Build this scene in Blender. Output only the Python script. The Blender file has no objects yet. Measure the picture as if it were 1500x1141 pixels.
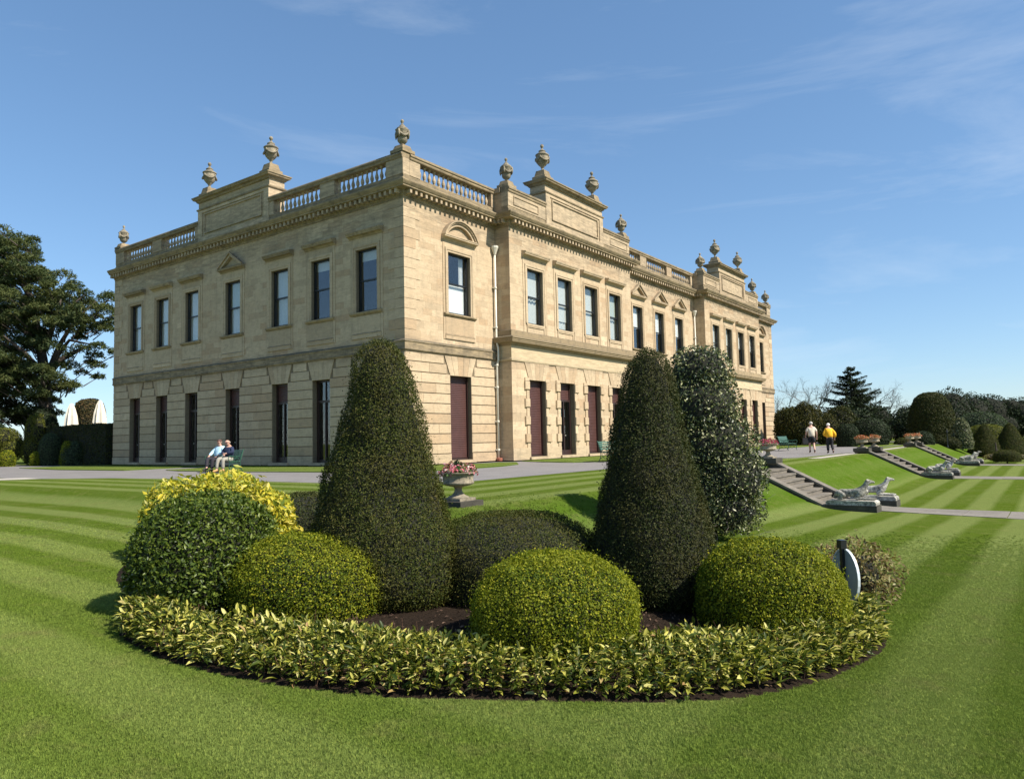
import bpy, bmesh, math, random
import numpy as np
from mathutils import Vector, Matrix
random.seed(7)
rng = np.random.default_rng(7)
S = bpy.context.scene
COL = S.collection

# ------------------------------------------------------------------ camera, sky, sun, exposure
cam_d = bpy.data.cameras.new('camera')
cam = bpy.data.objects.new('camera', cam_d); COL.objects.link(cam)
F_PX, PITCH, ROLL = 1080.9, 0.0675, -0.0214
cam_d.sensor_fit = 'HORIZONTAL'; cam_d.sensor_width = 36.0
cam_d.lens = 36.0 * F_PX / 1500.0
cam_d.clip_end = 6000; cam_d.clip_start = 0.05
_f = Vector((0, math.cos(PITCH), math.sin(PITCH))); _u0 = Vector((0, -math.sin(PITCH), math.cos(PITCH))); _r0 = Vector((1, 0, 0))
_r = _r0 * math.cos(ROLL) + _u0 * math.sin(ROLL); _u = -_r0 * math.sin(ROLL) + _u0 * math.cos(ROLL)
M = Matrix(((_r.x, _u.x, -_f.x, 0), (_r.y, _u.y, -_f.y, 0), (_r.z, _u.z, -_f.z, 1.6), (0, 0, 0, 1)))
cam.matrix_world = M
S.camera = cam

SUN_DIR = Vector((0.889, -0.479, 1.05 * 1.01)).normalized()      # towards the sun
sun_el = math.asin(SUN_DIR.z); sun_rot = math.atan2(SUN_DIR.x, SUN_DIR.y)
W = bpy.data.worlds.new('World'); S.world = W; W.use_nodes = True
nt = W.node_tree; nt.nodes.clear()
def wn(t): return nt.nodes.new(t)
sky = wn('ShaderNodeTexSky'); sky.sky_type = 'NISHITA'; sky.sun_disc = False
sky.sun_elevation = sun_el; sky.sun_rotation = sun_rot
sky.air_density = 0.9; sky.dust_density = 0.35; sky.ozone_density = 3.0; sky.altitude = 50
hs = wn('ShaderNodeHueSaturation'); hs.inputs['Saturation'].default_value = 1.12; hs.inputs['Value'].default_value = 1.0
gm = wn('ShaderNodeGamma'); gm.inputs['Gamma'].default_value = 0.70; nt.links.new(sky.outputs[0], gm.inputs['Color'])
tint = wn('ShaderNodeMix'); tint.data_type = 'RGBA'; tint.blend_type = 'MULTIPLY'; tint.inputs['Factor'].default_value = 1; tint.inputs['B'].default_value = (1.0, 1.13, 1.24, 1); nt.links.new(gm.outputs[0], tint.inputs['A']); nt.links.new(tint.outputs['Result'], hs.inputs['Color'])
# faint cirrus streaks
tc = wn('ShaderNodeTexCoord'); mp = wn('ShaderNodeMapping'); mp.inputs['Scale'].default_value = (1.0, 2.2, 7.0); mp.inputs['Rotation'].default_value = (0.15, 0.35, 0.2)
n1 = wn('ShaderNodeTexNoise'); n1.inputs['Scale'].default_value = 1.6; n1.inputs['Detail'].default_value = 9; n1.inputs['Roughness'].default_value = 0.62; n1.inputs['Distortion'].default_value = 0.5
rp = wn('ShaderNodeValToRGB'); rp.color_ramp.elements[0].position = 0.52; rp.color_ramp.elements[0].color = (0, 0, 0, 1); rp.color_ramp.elements[1].position = 0.85; rp.color_ramp.elements[1].color = (0.26, 0.26, 0.26, 1)
mx = wn('ShaderNodeMix'); mx.data_type = 'RGBA'; mx.inputs['B'].default_value = (4.6, 4.9, 5.2, 1)
nt.links.new(tc.outputs['Generated'], mp.inputs[0]); nt.links.new(mp.outputs[0], n1.inputs['Vector']); nt.links.new(n1.outputs['Fac'], rp.inputs[0])
nt.links.new(rp.outputs[0], mx.inputs['Factor']); nt.links.new(hs.outputs[0], mx.inputs['A'])
bg = wn('ShaderNodeBackground'); bg.inputs['Strength'].default_value = 0.135
out = wn('ShaderNodeOutputWorld'); nt.links.new(mx.outputs['Result'], bg.inputs[0]); nt.links.new(bg.outputs[0], out.inputs[0])
sd = bpy.data.lights.new('sun', 'SUN'); sd.energy = 5.0; sd.angle = math.radians(0.5); sd.color = (1.0, 0.93, 0.82)
so = bpy.data.objects.new('sun', sd); COL.objects.link(so); so.rotation_euler = SUN_DIR.to_track_quat('Z', 'Y').to_euler(); so.location = (30, -20, 40)
vs = S.view_settings; S.display_settings.display_device = 'sRGB'; vs.view_transform = 'Standard'; vs.look = 'None'; vs.gamma = 1; vs.use_curve_mapping = False
vs.exposure = 0.70

# ------------------------------------------------------------------ site frame: C corner of the house, u along the long front, v along the short front
CX, CY = -4.5821, 31.6493
YAW = 0.6334
U = np.array([math.sin(YAW), math.cos(YAW)]); V = np.array([-math.cos(YAW), math.sin(YAW)])
ROT = math.pi / 2 - YAW
TER = 0.5                       # terrace level
def AB(a, b): return (CX + a * U[0] + b * V[0], CY + a * U[1] + b * V[1])
def terr(x, y):
    x = np.asarray(x, float); y = np.asarray(y, float)
    a = (x - CX) * U[0] + (y - CY) * U[1]; b = (x - CX) * V[0] + (y - CY) * V[1]
    d = np.hypot(np.maximum(-13.7 - a, 0), np.maximum(-14.7 - b, 0))
    low = np.clip(-.0395 * x - .015 * (y - 5), -.75, .2)
    hi = .5 - .5 * d; k = .12
    return np.minimum(np.maximum(low, hi) + np.log1p(np.exp(-np.abs(low - hi) / k)) * k, .5)
def tz(x, y): return float(terr(x, y))

# ------------------------------------------------------------------ object helpers
def new_obj(name, mesh, parent=None, loc=None, kind=None, label=None, cat=None, group=None, rotz=0.0):
    o = bpy.data.objects.new(name, mesh); COL.objects.link(o)
    if parent is not None: o.parent = parent
    if loc is not None: o.location = loc
    if rotz: o.rotation_euler = (0, 0, rotz)
    if kind: o['kind'] = kind
    if label: o['label'] = label
    if cat: o['category'] = cat
    if group: o['group'] = group
    return o
def thing(name, label, cat, loc=(0, 0, 0), rotz=0.0, group=None):
    o = new_obj(name, None, None, loc, None, label, cat, group, rotz); o.empty_display_size = 0.3
    return o
class MB:
    def __init__(s): s.v = []; s.f = []; s.sm = False
    def box(s, x0, x1, y0, y1, z0, z1):
        n = len(s.v)
        s.v += [(x0, y0, z0), (x1, y0, z0), (x1, y1, z0), (x0, y1, z0), (x0, y0, z1), (x1, y0, z1), (x1, y1, z1), (x0, y1, z1)]
        s.f += [(n, n+3, n+2, n+1), (n+4, n+5, n+6, n+7), (n, n+1, n+5, n+4), (n+1, n+2, n+6, n+5), (n+2, n+3, n+7, n+6), (n+3, n, n+4, n+7)]
    def hexa(s, P):      # 8 points bottom ring, top ring
        n = len(s.v); s.v += [tuple(p) for p in P]
        s.f += [(n, n+3, n+2, n+1), (n+4, n+5, n+6, n+7), (n, n+1, n+5, n+4), (n+1, n+2, n+6, n+5), (n+2, n+3, n+7, n+6), (n+3, n, n+4, n+7)]
    def prism(s, poly, h, fn):   # poly list of 2D, fn(x,y,t) -> 3D with t in 0..1 ; h=(t0,t1)
        n = len(s.v); k = len(poly)
        for t in h: s.v += [tuple(fn(px, py, t)) for px, py in poly]
        s.f.append(tuple(range(n + k - 1, n - 1, -1))); s.f.append(tuple(range(n + k, n + 2 * k)))
        for i in range(k):
            j = (i + 1) % k; s.f.append((n + i, n + j, n + k + j, n + k + i))
    def tube(s, pts, rad, seg=6, cap=True):
        pts = [Vector(p) for p in pts]; rad = rad if hasattr(rad, '__len__') else [rad] * len(pts)
        n0 = len(s.v); a = None
        for i, p in enumerate(pts):
            d = (pts[min(i + 1, len(pts) - 1)] - pts[max(i - 1, 0)])
            d = d.normalized() if d.length > 1e-9 else Vector((0, 0, 1))
            if a is None: a = d.orthogonal().normalized()
            a = (a - d * a.dot(d)); a = a.normalized() if a.length > 1e-6 else d.orthogonal().normalized()
            b = d.cross(a)
            for k in range(seg):
                t = 2 * math.pi * k / seg; s.v.append(tuple(p + (a * math.cos(t) + b * math.sin(t)) * rad[i]))
        for i in range(len(pts) - 1):
            for k in range(seg):
                j = (k + 1) % seg; A = n0 + i * seg; s.f.append((A + k, A + j, A + seg + j, A + seg + k))
        if cap:
            s.f.append(tuple(n0 + k for k in range(seg - 1, -1, -1))); e = n0 + (len(pts) - 1) * seg; s.f.append(tuple(e + k for k in range(seg)))
    def lathe(s, prof, seg=16, cx=0, cy=0, cz=0):
        n0 = len(s.v); m = len(prof)
        for r, z in prof:
            for k in range(seg):
                t = 2 * math.pi * k / seg; s.v.append((cx + r * math.cos(t), cy + r * math.sin(t), cz + z))
        for i in range(m - 1):
            for k in range(seg):
                j = (k + 1) % seg; A = n0 + i * seg; s.f.append((A + k, A + j, A + seg + j, A + seg + k))
        s.f.append(tuple(n0 + k for k in range(seg - 1, -1, -1))); e = n0 + (m - 1) * seg; s.f.append(tuple(e + k for k in range(seg)))
    def ball(s, c, r, seg=8, rings=5):
        rx, ry, rz = r if hasattr(r, '__len__') else (r, r, r)
        n0 = len(s.v)
        for i in range(rings + 1):
            ph = math.pi * i / rings
            for k in range(seg):
                t = 2 * math.pi * k / seg
                s.v.append((c[0] + rx * math.sin(ph) * math.cos(t), c[1] + ry * math.sin(ph) * math.sin(t), c[2] + rz * math.cos(ph)))
        for i in range(rings):
            for k in range(seg):
                j = (k + 1) % seg; A = n0 + i * seg; s.f.append((A + k, A + seg + k, A + seg + j, A + j))
    def mesh(s, name, mat, recalc=True, smooth=False):
        me = bpy.data.meshes.new(name); me.from_pydata(s.v, [], s.f)
        if recalc:
            bm = bmesh.new(); bm.from_mesh(me); bmesh.ops.remove_doubles(bm, verts=bm.verts, dist=1e-5); bmesh.ops.recalc_face_normals(bm, faces=bm.faces); bm.to_mesh(me); bm.free()
        if smooth: me.polygons.foreach_set('use_smooth', [True] * len(me.polygons))
        if mat: me.materials.append(mat)
        return me
    def build(s, name, mat, parent=None, loc=None, recalc=True, smooth=False, **kw):
        return new_obj(name, s.mesh(name, mat, recalc, smooth), parent, loc, **kw)

# ------------------------------------------------------------------ materials
def mat_new(name):
    m = bpy.data.materials.new(name); m.use_nodes = True; nt = m.node_tree; nt.nodes.clear()
    o = nt.nodes.new('ShaderNodeOutputMaterial'); p = nt.nodes.new('ShaderNodeBsdfPrincipled'); nt.links.new(p.outputs[0], o.inputs[0])
    return m, nt, p
def N(nt, t, **kw):
    n = nt.nodes.new(t)
    for k, v in kw.items(): setattr(n, k, v)
    return n
def mixc(nt, fac, a, b, mode='MIX'):
    m = N(nt, 'ShaderNodeMix', data_type='RGBA', blend_type=mode)
    for s_, v in (('Factor', fac), ('A', a), ('B', b)):
        if hasattr(v, 'links'): nt.links.new(v, m.inputs[s_])
        elif s_ == 'Factor': m.inputs[s_].default_value = v
        else: m.inputs[s_].default_value = (*v, 1)
    return m.outputs['Result']
def math_(nt, op, a, b=None, clamp=False):
    m = N(nt, 'ShaderNodeMath', operation=op, use_clamp=clamp)
    for i, v in enumerate((a, b)):
        if v is None: continue
        if hasattr(v, 'links'): nt.links.new(v, m.inputs[i])
        else: m.inputs[i].default_value = v
    return m.outputs[0]
def noise(nt, vec, scale, detail=4, rough=.55, dist=0):
    n = N(nt, 'ShaderNodeTexNoise'); n.inputs['Scale'].default_value = scale; n.inputs['Detail'].default_value = detail; n.inputs['Roughness'].default_value = rough; n.inputs['Distortion'].default_value = dist
    if vec is not None: nt.links.new(vec, n.inputs['Vector'])
    return n.outputs['Fac']
def ramp(nt, fac, stops):
    r = N(nt, 'ShaderNodeValToRGB'); e = r.color_ramp.elements
    while len(e) < len(stops): e.new(0.5)
    for i, (p, c) in enumerate(stops):
        e[i].position = p; e[i].color = (*c, 1) if hasattr(c, '__len__') else (c, c, c, 1)
    nt.links.new(fac, r.inputs[0]); return r.outputs[0]
def bump(nt, p, h, strength=.3, dist=.01):
    b = N(nt, 'ShaderNodeBump'); b.inputs['Strength'].default_value = strength; b.inputs['Distance'].default_value = dist
    nt.links.new(h, b.inputs['Height']); nt.links.new(b.outputs[0], p.inputs['Normal'])
def world_pos(nt): return N(nt, 'ShaderNodeNewGeometry').outputs['Position']

def stone_mat(name, base, alt, dark, spread=1.0, grime=0.35, top_dark=0.6, bump_s=.35, streak=True, mottled=0.0):
    m, nt, p = mat_new(name)
    tc = N(nt, 'ShaderNodeTexCoord'); ob = tc.outputs['Object']; g = N(nt, 'ShaderNodeNewGeometry'); oi = N(nt, 'ShaderNodeObjectInfo')
    pos = g.outputs['Position']
    rnd = math_(nt, 'FRACT', math_(nt, 'ADD', g.outputs['Random Per Island'], math_(nt, 'MULTIPLY', oi.outputs['Random'], 7.31)))
    c = ramp(nt, rnd, [(0, base), (.45, [x * 1.05 for x in base]), (.6, [x * 1.0 for x in alt]), (.78, [x * .78 for x in base]), (.86, [x * 1.05 for x in base]), (.97, [x * 1.05 for x in base]), (1, [min(x * 1.35, .78) for x in base])])
    c = mixc(nt, spread, base, c)
    n_big = noise(nt, pos, .55, 5, .6); n_mid = noise(nt, pos, 3.2, 6, .65); n_fine = noise(nt, pos, 28, 4, .6)
    c = mixc(nt, math_(nt, 'MULTIPLY', ramp(nt, n_big, [(.42, 0), (.7, 1)]), .45), c, alt)
    c = mixc(nt, math_(nt, 'MULTIPLY', ramp(nt, n_mid, [(.5, 0), (.75, 1)]), grime), c, dark)
    if streak:
        mpn = N(nt, 'ShaderNodeMapping'); mpn.inputs['Scale'].default_value = (2.6, 2.6, .22); nt.links.new(pos, mpn.inputs[0])
        n_st = noise(nt, mpn.outputs[0], 1.0, 5, .7)
        c = mixc(nt, math_(nt, 'MULTIPLY', ramp(nt, n_st, [(.52, 0), (.78, 1)]), grime * .9), c, dark)
    mph = N(nt, 'ShaderNodeMapping'); mph.inputs['Scale'].default_value = (2.2, 2.2, 15); nt.links.new(pos, mph.inputs[0])
    n_h = noise(nt, mph.outputs[0], 1.3, 6, .7)
    c = mixc(nt, .75, c, mixc(nt, 1.0, c, ramp(nt, n_h, [(.32, (.70, .68, .66)), (.5, (1, 1, 1)), (.68, (1.22, 1.2, 1.16))]), 'MULTIPLY'))
    c = mixc(nt, .35, c, ramp(nt, n_fine, [(.3, [x * .72 for x in base]), (.7, [x * 1.2 for x in base])]))
    if mottled: c = mixc(nt, mottled, c, mixc(nt, 1.0, c, ramp(nt, noise(nt, pos, 14, 6, .8), [(.36, (.30, .30, .29)), (.5, (.9, .9, .88)), (.6, (1.5, 1.48, 1.42))]), 'MULTIPLY'))
    # soot and lichen where rain never washes: bands under the cornice, along the string course and at the foot of the walls
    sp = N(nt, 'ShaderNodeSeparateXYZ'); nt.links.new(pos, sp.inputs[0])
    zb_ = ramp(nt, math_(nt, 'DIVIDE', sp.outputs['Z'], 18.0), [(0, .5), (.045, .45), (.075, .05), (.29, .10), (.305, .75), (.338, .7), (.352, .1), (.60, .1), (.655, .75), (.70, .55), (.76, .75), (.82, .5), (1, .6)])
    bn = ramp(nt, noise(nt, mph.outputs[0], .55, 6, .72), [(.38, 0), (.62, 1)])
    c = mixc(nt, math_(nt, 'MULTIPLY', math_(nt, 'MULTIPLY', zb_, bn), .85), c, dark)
    sx = N(nt, 'ShaderNodeSeparateXYZ'); nt.links.new(g.outputs['Normal'], sx.inputs[0])
    upf = math_(nt, 'MULTIPLY', ramp(nt, sx.outputs['Z'], [(.25, 0), (.8, 1)]), top_dark)
    lich = ramp(nt, noise(nt, pos, 6, 6, .7), [(.35, 1), (.7, .35)])
    c = mixc(nt, math_(nt, 'MULTIPLY', upf, lich), c, (.07, .068, .055))
    nt.links.new(c, p.inputs['Base Color']); p.inputs['Roughness'].default_value = .92; p.inputs['Specular IOR Level'].default_value = .2
    h = math_(nt, 'ADD', math_(nt, 'MULTIPLY', noise(nt, pos, 9, 7, .7), 1.0), math_(nt, 'MULTIPLY', noise(nt, pos, 60, 3, .6), .35))
    bump(nt, p, h, bump_s, .012)
    return m
STONE = stone_mat('limestone', (.515, .40, .262), (.39, .275, .165), (.15, .125, .09), grime=.6)
STONE_B = stone_mat('limestone_blocks', (.515, .40, .262), (.41, .27, .155), (.17, .135, .095), grime=.6)
STONE_CAP = stone_mat('limestone_weathered', (.36, .275, .165), (.25, .19, .115), (.07, .062, .048), grime=.95, top_dark=.9)
STONE_PALE = stone_mat('limestone_frieze', (.62, .50, .32), (.53, .41, .25), (.32, .25, .16), grime=.2)
MORTAR = stone_mat('mortar', (.22, .17, .11), (.17, .13, .085), (.08, .065, .045), grime=.3, streak=False)
STEP_D = stone_mat('mossy_shaded_plinth_stone', (.085, .078, .062), (.06, .055, .045), (.02, .019, .017), grime=.9, top_dark=.0)  # moss, plus shade of the upright faces painted into the step stone colour
STEP = stone_mat('weathered_step_stone', (.21, .185, .15), (.155, .135, .105), (.055, .05, .042), grime=.8, top_dark=.0)
MARBLE = stone_mat('weathered_marble', (.56, .54, .48), (.12, .115, .10), (.02, .02, .018), grime=1.2, top_dark=.0, streak=True, mottled=1.0)
URNST = stone_mat('urn_stone', (.38, .325, .235), (.25, .215, .16), (.06, .055, .048), grime=.9, top_dark=.35, mottled=.5)
def plain(name, col, rough=.6, metal=0, spec=.5, var=0.0, vs_=20):
    m, nt, p = mat_new(name); p.inputs['Roughness'].default_value = rough; p.inputs['Metallic'].default_value = metal; p.inputs['Specular IOR Level'].default_value = spec
    if var:
        c = ramp(nt, noise(nt, world_pos(nt), vs_, 5, .6), [(.3, [x * (1 - var) for x in col]), (.7, [min(1, x * (1 + var)) for x in col])]); nt.links.new(c, p.inputs['Base Color'])
    else: p.inputs['Base Color'].default_value = (*col, 1)
    return m
FRAME = plain('dark_sash_paint', (.012, .013, .014), .35)
MAROON = plain('maroon_paint', (.075, .032, .027), .45, var=.15, vs_=3)
MAROON_D = plain('maroon_door_paint', (.035, .017, .014), .4)
BLIND = plain('pale_blind', (.52, .54, .51), .8, var=.06, vs_=8)
BLIND_G = plain('greenish_blind', (.42, .47, .40), .8, var=.08, vs_=8)
BLINDW = plain('white_blind', (.74, .75, .74), .8, var=.04, vs_=8)
INTER = plain('dark_interior', (.012, .012, .012), .9)
PIPE = plain('cream_pipe_paint', (.62, .58, .48), .4, var=.1)
BENCHG = plain('green_bench_iron', (.02, .075, .045), .35, var=.2)
BENCHS = plain('bench_slat_paint', (.06, .13, .085), .4, var=.2)
LEAD = plain('roof_lead', (.16, .165, .17), .6, var=.2, vs_=2)
CANVAS = plain('cream_canvas', (.72, .66, .54), .9, var=.06)
def glass_mat():
    m = bpy.data.materials.new('window_glass'); m.use_nodes = True; nt = m.node_tree; nt.nodes.clear()
    o = N(nt, 'ShaderNodeOutputMaterial'); t = N(nt, 'ShaderNodeBsdfTransparent'); t.inputs[0].default_value = (.965, .975, .97, 1)
    g = N(nt, 'ShaderNodeBsdfGlossy'); g.inputs['Roughness'].default_value = .015; lw = N(nt, 'ShaderNodeLayerWeight'); lw.inputs['Blend'].default_value = .5
    f2 = math_(nt, 'ADD', math_(nt, 'MULTIPLY', math_(nt, 'POWER', lw.outputs['Facing'], 4.0), .75), .085, True)
    x = N(nt, 'ShaderNodeMixShader'); nt.links.new(f2, x.inputs[0]); nt.links.new(t.outputs[0], x.inputs[1]); nt.links.new(g.outputs[0], x.inputs[2]); nt.links.new(x.outputs[0], o.inputs[0])
    b = N(nt, 'ShaderNodeBump'); b.inputs['Strength'].default_value = .06; b.inputs['Distance'].default_value = .02
    nt.links.new(noise(nt, world_pos(nt), 1.1, 2), b.inputs['Height']); nt.links.new(b.outputs[0], g.inputs['Normal']); return m
GLASS = glass_mat()

def leaf_mat(name, stops, trans=.3, rough=.6, spec=.16, patch=None, patch_scale=2.0, edge=None):
    """foliage colour varies leaf by leaf"""
    m = bpy.data.materials.new(name); m.use_nodes = True; nt = m.node_tree; nt.nodes.clear()
    o = N(nt, 'ShaderNodeOutputMaterial'); p = N(nt, 'ShaderNodeBsdfPrincipled'); g = N(nt, 'ShaderNodeNewGeometry')
    c = ramp(nt, g.outputs['Random Per Island'], stops)
    if patch: c = mixc(nt, math_(nt, 'MULTIPLY', ramp(nt, noise(nt, g.outputs['Position'], patch_scale, 5, .6), [(.42, 0), (.66, 1)]), patch[3]), c, patch[:3])
    nt.links.new(c, p.inputs['Base Color']); p.inputs['Roughness'].default_value = rough; p.inputs['Specular IOR Level'].default_value = spec
    t = N(nt, 'ShaderNodeBsdfTranslucent'); nt.links.new(mixc(nt, 1.0, c, (1.0, 1.1, .55), 'MULTIPLY'), t.inputs[0])
    x = N(nt, 'ShaderNodeMixShader'); x.inputs[0].default_value = trans; nt.links.new(p.outputs[0], x.inputs[1]); nt.links.new(t.outputs[0], x.inputs[2]); nt.links.new(x.outputs[0], o.inputs[0])
    return m
L_YEW = leaf_mat('yew_leaves', [(0, (.026, .038, .006)), (.4, (.048, .065, .010)), (.8, (.075, .085, .014)), (1, (.115, .10, .022))], .2, patch=(.08, .062, .018, .45), patch_scale=3)
L_YEWD = leaf_mat('yew_leaves_dark', [(0, (.018, .028, .006)), (.5, (.034, .048, .009)), (1, (.065, .062, .016))], .15, patch=(.06, .048, .014, .45), patch_scale=3)
L_BOX = leaf_mat('box_leaves', [(0, (.030, .055, .006)), (.45, (.115, .16, .012)), (.8, (.25, .27, .016)), (1, (.42, .38, .03))], .35, patch=(.26, .26, .016, .5), patch_scale=2.2)
L_BIG = leaf_mat('laurel_leaves', [(0, (.028, .050, .008)), (.6, (.075, .115, .014)), (1, (.17, .21, .03))], .28, rough=.42, spec=.3)
L_AUC = leaf_mat('spotted_yellow_leaves', [(0, (.10, .15, .02)), (.25, (.30, .32, .03)), (.5, (.48, .44, .05)), (.8, (.58, .46, .03)), (1, (.60, .56, .20))], .3, rough=.45, spec=.3)
L_HOL = leaf_mat('variegated_holly_leaves', [(0, (.022, .034, .012)), (.45, (.045, .062, .020)), (.65, (.12, .14, .05)), (.85, (.27, .28, .13)), (1, (.44, .42, .24))], .15, rough=.38, spec=.35)
L_GC = leaf_mat('variegated_groundcover_leaves', [(0, (.028, .05, .008)), (.38, (.07, .095, .016)), (.6, (.24, .25, .035)), (.8, (.52, .47, .10)), (.95, (.56, .53, .20)), (1, (.30, .17, .07))], .25, rough=.4)
L_BRN = leaf_mat('bronze_leaves', [(0, (.09, .055, .03)), (.5, (.20, .15, .06)), (.8, (.32, .28, .12)), (1, (.45, .42, .22))], .3)
L_DARK = leaf_mat('dark_evergreen_leaves', [(0, (.010, .018, .009)), (.5, (.02, .034, .014)), (1, (.045, .06, .024))], .12, patch=(.03, .045, .016, .5), patch_scale=.5)
L_PINE = leaf_mat('pine_needles', [(0, (.024, .042, .018)), (.5, (.05, .075, .028)), (.85, (.085, .11, .035)), (1, (.13, .13, .045))], .2, patch=(.12, .125, .03, .5), patch_scale=.35)
L_GOLD = leaf_mat('golden_conifer_leaves', [(0, (.06, .07, .012)), (.5, (.13, .14, .02)), (1, (.22, .21, .035))], .25, patch=(.08, .10, .02, .5), patch_scale=1.2)
L_GYEW = leaf_mat('golden_yew_leaves', [(0, (.025, .03, .008)), (.5, (.06, .06, .014)), (1, (.12, .10, .025))], .2, patch=(.02, .03, .01, .6), patch_scale=.8)
L_GREYG = leaf_mat('grey_green_leaves', [(0, (.025, .04, .02)), (.6, (.05, .075, .035)), (1, (.10, .13, .06))], .2)
BARK = plain('bark', (.055, .042, .032), .9, var=.4, vs_=6)
BARK_P = plain('pale_bark', (.13, .11, .095), .9, var=.3, vs_=6)
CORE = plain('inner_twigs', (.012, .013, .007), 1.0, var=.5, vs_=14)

def stripe_factor(nt, pos):
    sx = N(nt, 'ShaderNodeSeparateXYZ'); nt.links.new(pos, sx.inputs[0])
    X = math_(nt, 'SUBTRACT', sx.outputs['X'], CX); Y = math_(nt, 'SUBTRACT', sx.outputs['Y'], CY)
    a = math_(nt, 'ADD', math_(nt, 'MULTIPLY', X, float(U[0])), math_(nt, 'MULTIPLY', Y, float(U[1])))
    b = math_(nt, 'ADD', math_(nt, 'MULTIPLY', X, float(V[0])), math_(nt, 'MULTIPLY', Y, float(V[1])))
    wob = math_(nt, 'MULTIPLY', math_(nt, 'SUBTRACT', noise(nt, pos, .25, 2), .5), .18)
    sel = math_(nt, 'MULTIPLY', math_(nt, 'SUBTRACT', math_(nt, 'SUBTRACT', a, b), 1.2), 1.2)   # >0 : long-front side
    sel = math_(nt, 'ADD', sel, 0.5, True)
    def wave(c): 
        s_ = math_(nt, 'SINE', math_(nt, 'MULTIPLY', math_(nt, 'ADD', c, wob), 2 * math.pi / 1.22))
        return math_(nt, 'ADD', math_(nt, 'MULTIPLY', s_, 1.2), .5, True)
    wa, wb = wave(a), wave(b)
    m = N(nt, 'ShaderNodeMix', data_type='FLOAT'); nt.links.new(sel, m.inputs['Factor']); nt.links.new(wa, m.inputs['A']); nt.links.new(wb, m.inputs['B'])
    # stripes fade towards the near foreground
    near = N(nt, 'ShaderNodeMapRange'); nt.links.new(sx.outputs['Y'], near.inputs[0]); near.inputs[1].default_value = 4; near.inputs[2].default_value = 12; near.inputs[3].default_value = .45; near.inputs[4].default_value = 1
    r = math_(nt, 'ADD', math_(nt, 'MULTIPLY', math_(nt, 'SUBTRACT', m.outputs['Result'], .5), near.outputs[0]), .5)
    return r
def grass_mat(name, blade):
    m, nt, p = mat_new(name); g = N(nt, 'ShaderNodeNewGeometry'); pos = g.outputs['Position']
    st = stripe_factor(nt, pos)
    d, l = ((.076, .116, .014), (.150, .188, .055)) if not blade else ((.138, .212, .022), (.255, .32, .080))
    sn = N(nt, 'ShaderNodeSeparateXYZ'); nt.links.new(g.outputs['Normal'], sn.inputs[0])
    c = mixc(nt, st, d, l)
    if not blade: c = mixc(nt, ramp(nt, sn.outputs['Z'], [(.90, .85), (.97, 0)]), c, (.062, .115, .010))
    big = noise(nt, pos, .8, 5, .6)
    c = mixc(nt, math_(nt, 'MULTIPLY', ramp(nt, big, [(.4, 0), (.7, 1)]), .35), c, [x * .8 for x in l])
    dry = noise(nt, pos, 2.4, 5, .7)
    c = mixc(nt, math_(nt, 'MULTIPLY', ramp(nt, dry, [(.52, 0), (.78, 1)]), .6), c, (.25, .235, .09) if blade else (.17, .165, .06))
    if blade:
        oi = N(nt, 'ShaderNodeObjectInfo')
        r = math_(nt, 'FRACT', math_(nt, 'ADD', g.outputs['Random Per Island'], oi.outputs['Random']))
        c = mixc(nt, .5, c, mixc(nt, 1.0, c, ramp(nt, r, [(0, (.6, .62, .6)), (.8, (1.15, 1.15, 1.1)), (.95, (1.9, 1.6, 1.5)), (1, (2.4, 1.9, 2.0))]), 'MULTIPLY'))
        t = N(nt, 'ShaderNodeBsdfTranslucent'); nt.links.new(c, t.inputs[0]); x = N(nt, 'ShaderNodeMixShader'); x.inputs[0].default_value = .3
        o = [n for n in nt.nodes if n.type == 'OUTPUT_MATERIAL'][0]
        nt.links.new(p.outputs[0], x.inputs[1]); nt.links.new(t.outputs[0], x.inputs[2]); nt.links.new(x.outputs[0], o.inputs[0])
    else:
        f = noise(nt, pos, 45, 4, .7); f2 = noise(nt, pos, 9, 5, .7)
        c = mixc(nt, .55, c, mixc(nt, 1.0, c, ramp(nt, f, [(.3, (.55, .6, .5)), (.7, (1.35, 1.3, 1.3))]), 'MULTIPLY'))
        c = mixc(nt, .5, c, mixc(nt, 1.0, c, ramp(nt, f2, [(.3, (.7, .75, .6)), (.7, (1.25, 1.2, 1.2))]), 'MULTIPLY'))
        bump(nt, p, math_(nt, 'ADD', f, f2), .9, .03)
    nt.links.new(c, p.inputs['Base Color']); p.inputs['Roughness'].default_value = .75; p.inputs['Specular IOR Level'].default_value = .12 if blade else .0
    return m
LAWN = grass_mat('mown_lawn', False); BLADE = grass_mat('grass_blades', True)
def ground_mat(name, c0, c1, sc, bs=.4):
    m, nt, p = mat_new(name); pos = world_pos(nt)
    f = noise(nt, pos, sc, 5, .7); f2 = noise(nt, pos, 1.1, 5, .6)
    c = ramp(nt, f, [(.3, c0), (.7, c1)]); c = mixc(nt, math_(nt, 'MULTIPLY', ramp(nt, f2, [(.4, 0), (.65, 1)]), .35), c, [x * .75 for x in c0])
    nt.links.new(c, p.inputs['Base Color']); p.inputs['Roughness'].default_value = .95; p.inputs['Specular IOR Level'].default_value = .08; bump(nt, p, f, bs, .02); return m
ASPH = ground_mat('worn_asphalt', (.17, .16, .155), (.25, .235, .225), 70, .3)
GRAVEL = ground_mat('pale_path', (.36, .33, .28), (.46, .42, .36), 40, .3)
FLAG = ground_mat('garden_path_stone', (.16, .145, .125), (.26, .235, .20), 12, .3)
SOIL = ground_mat('bark_mulch', (.010, .007, .005), (.040, .027, .018), 45, 1.0)

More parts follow.
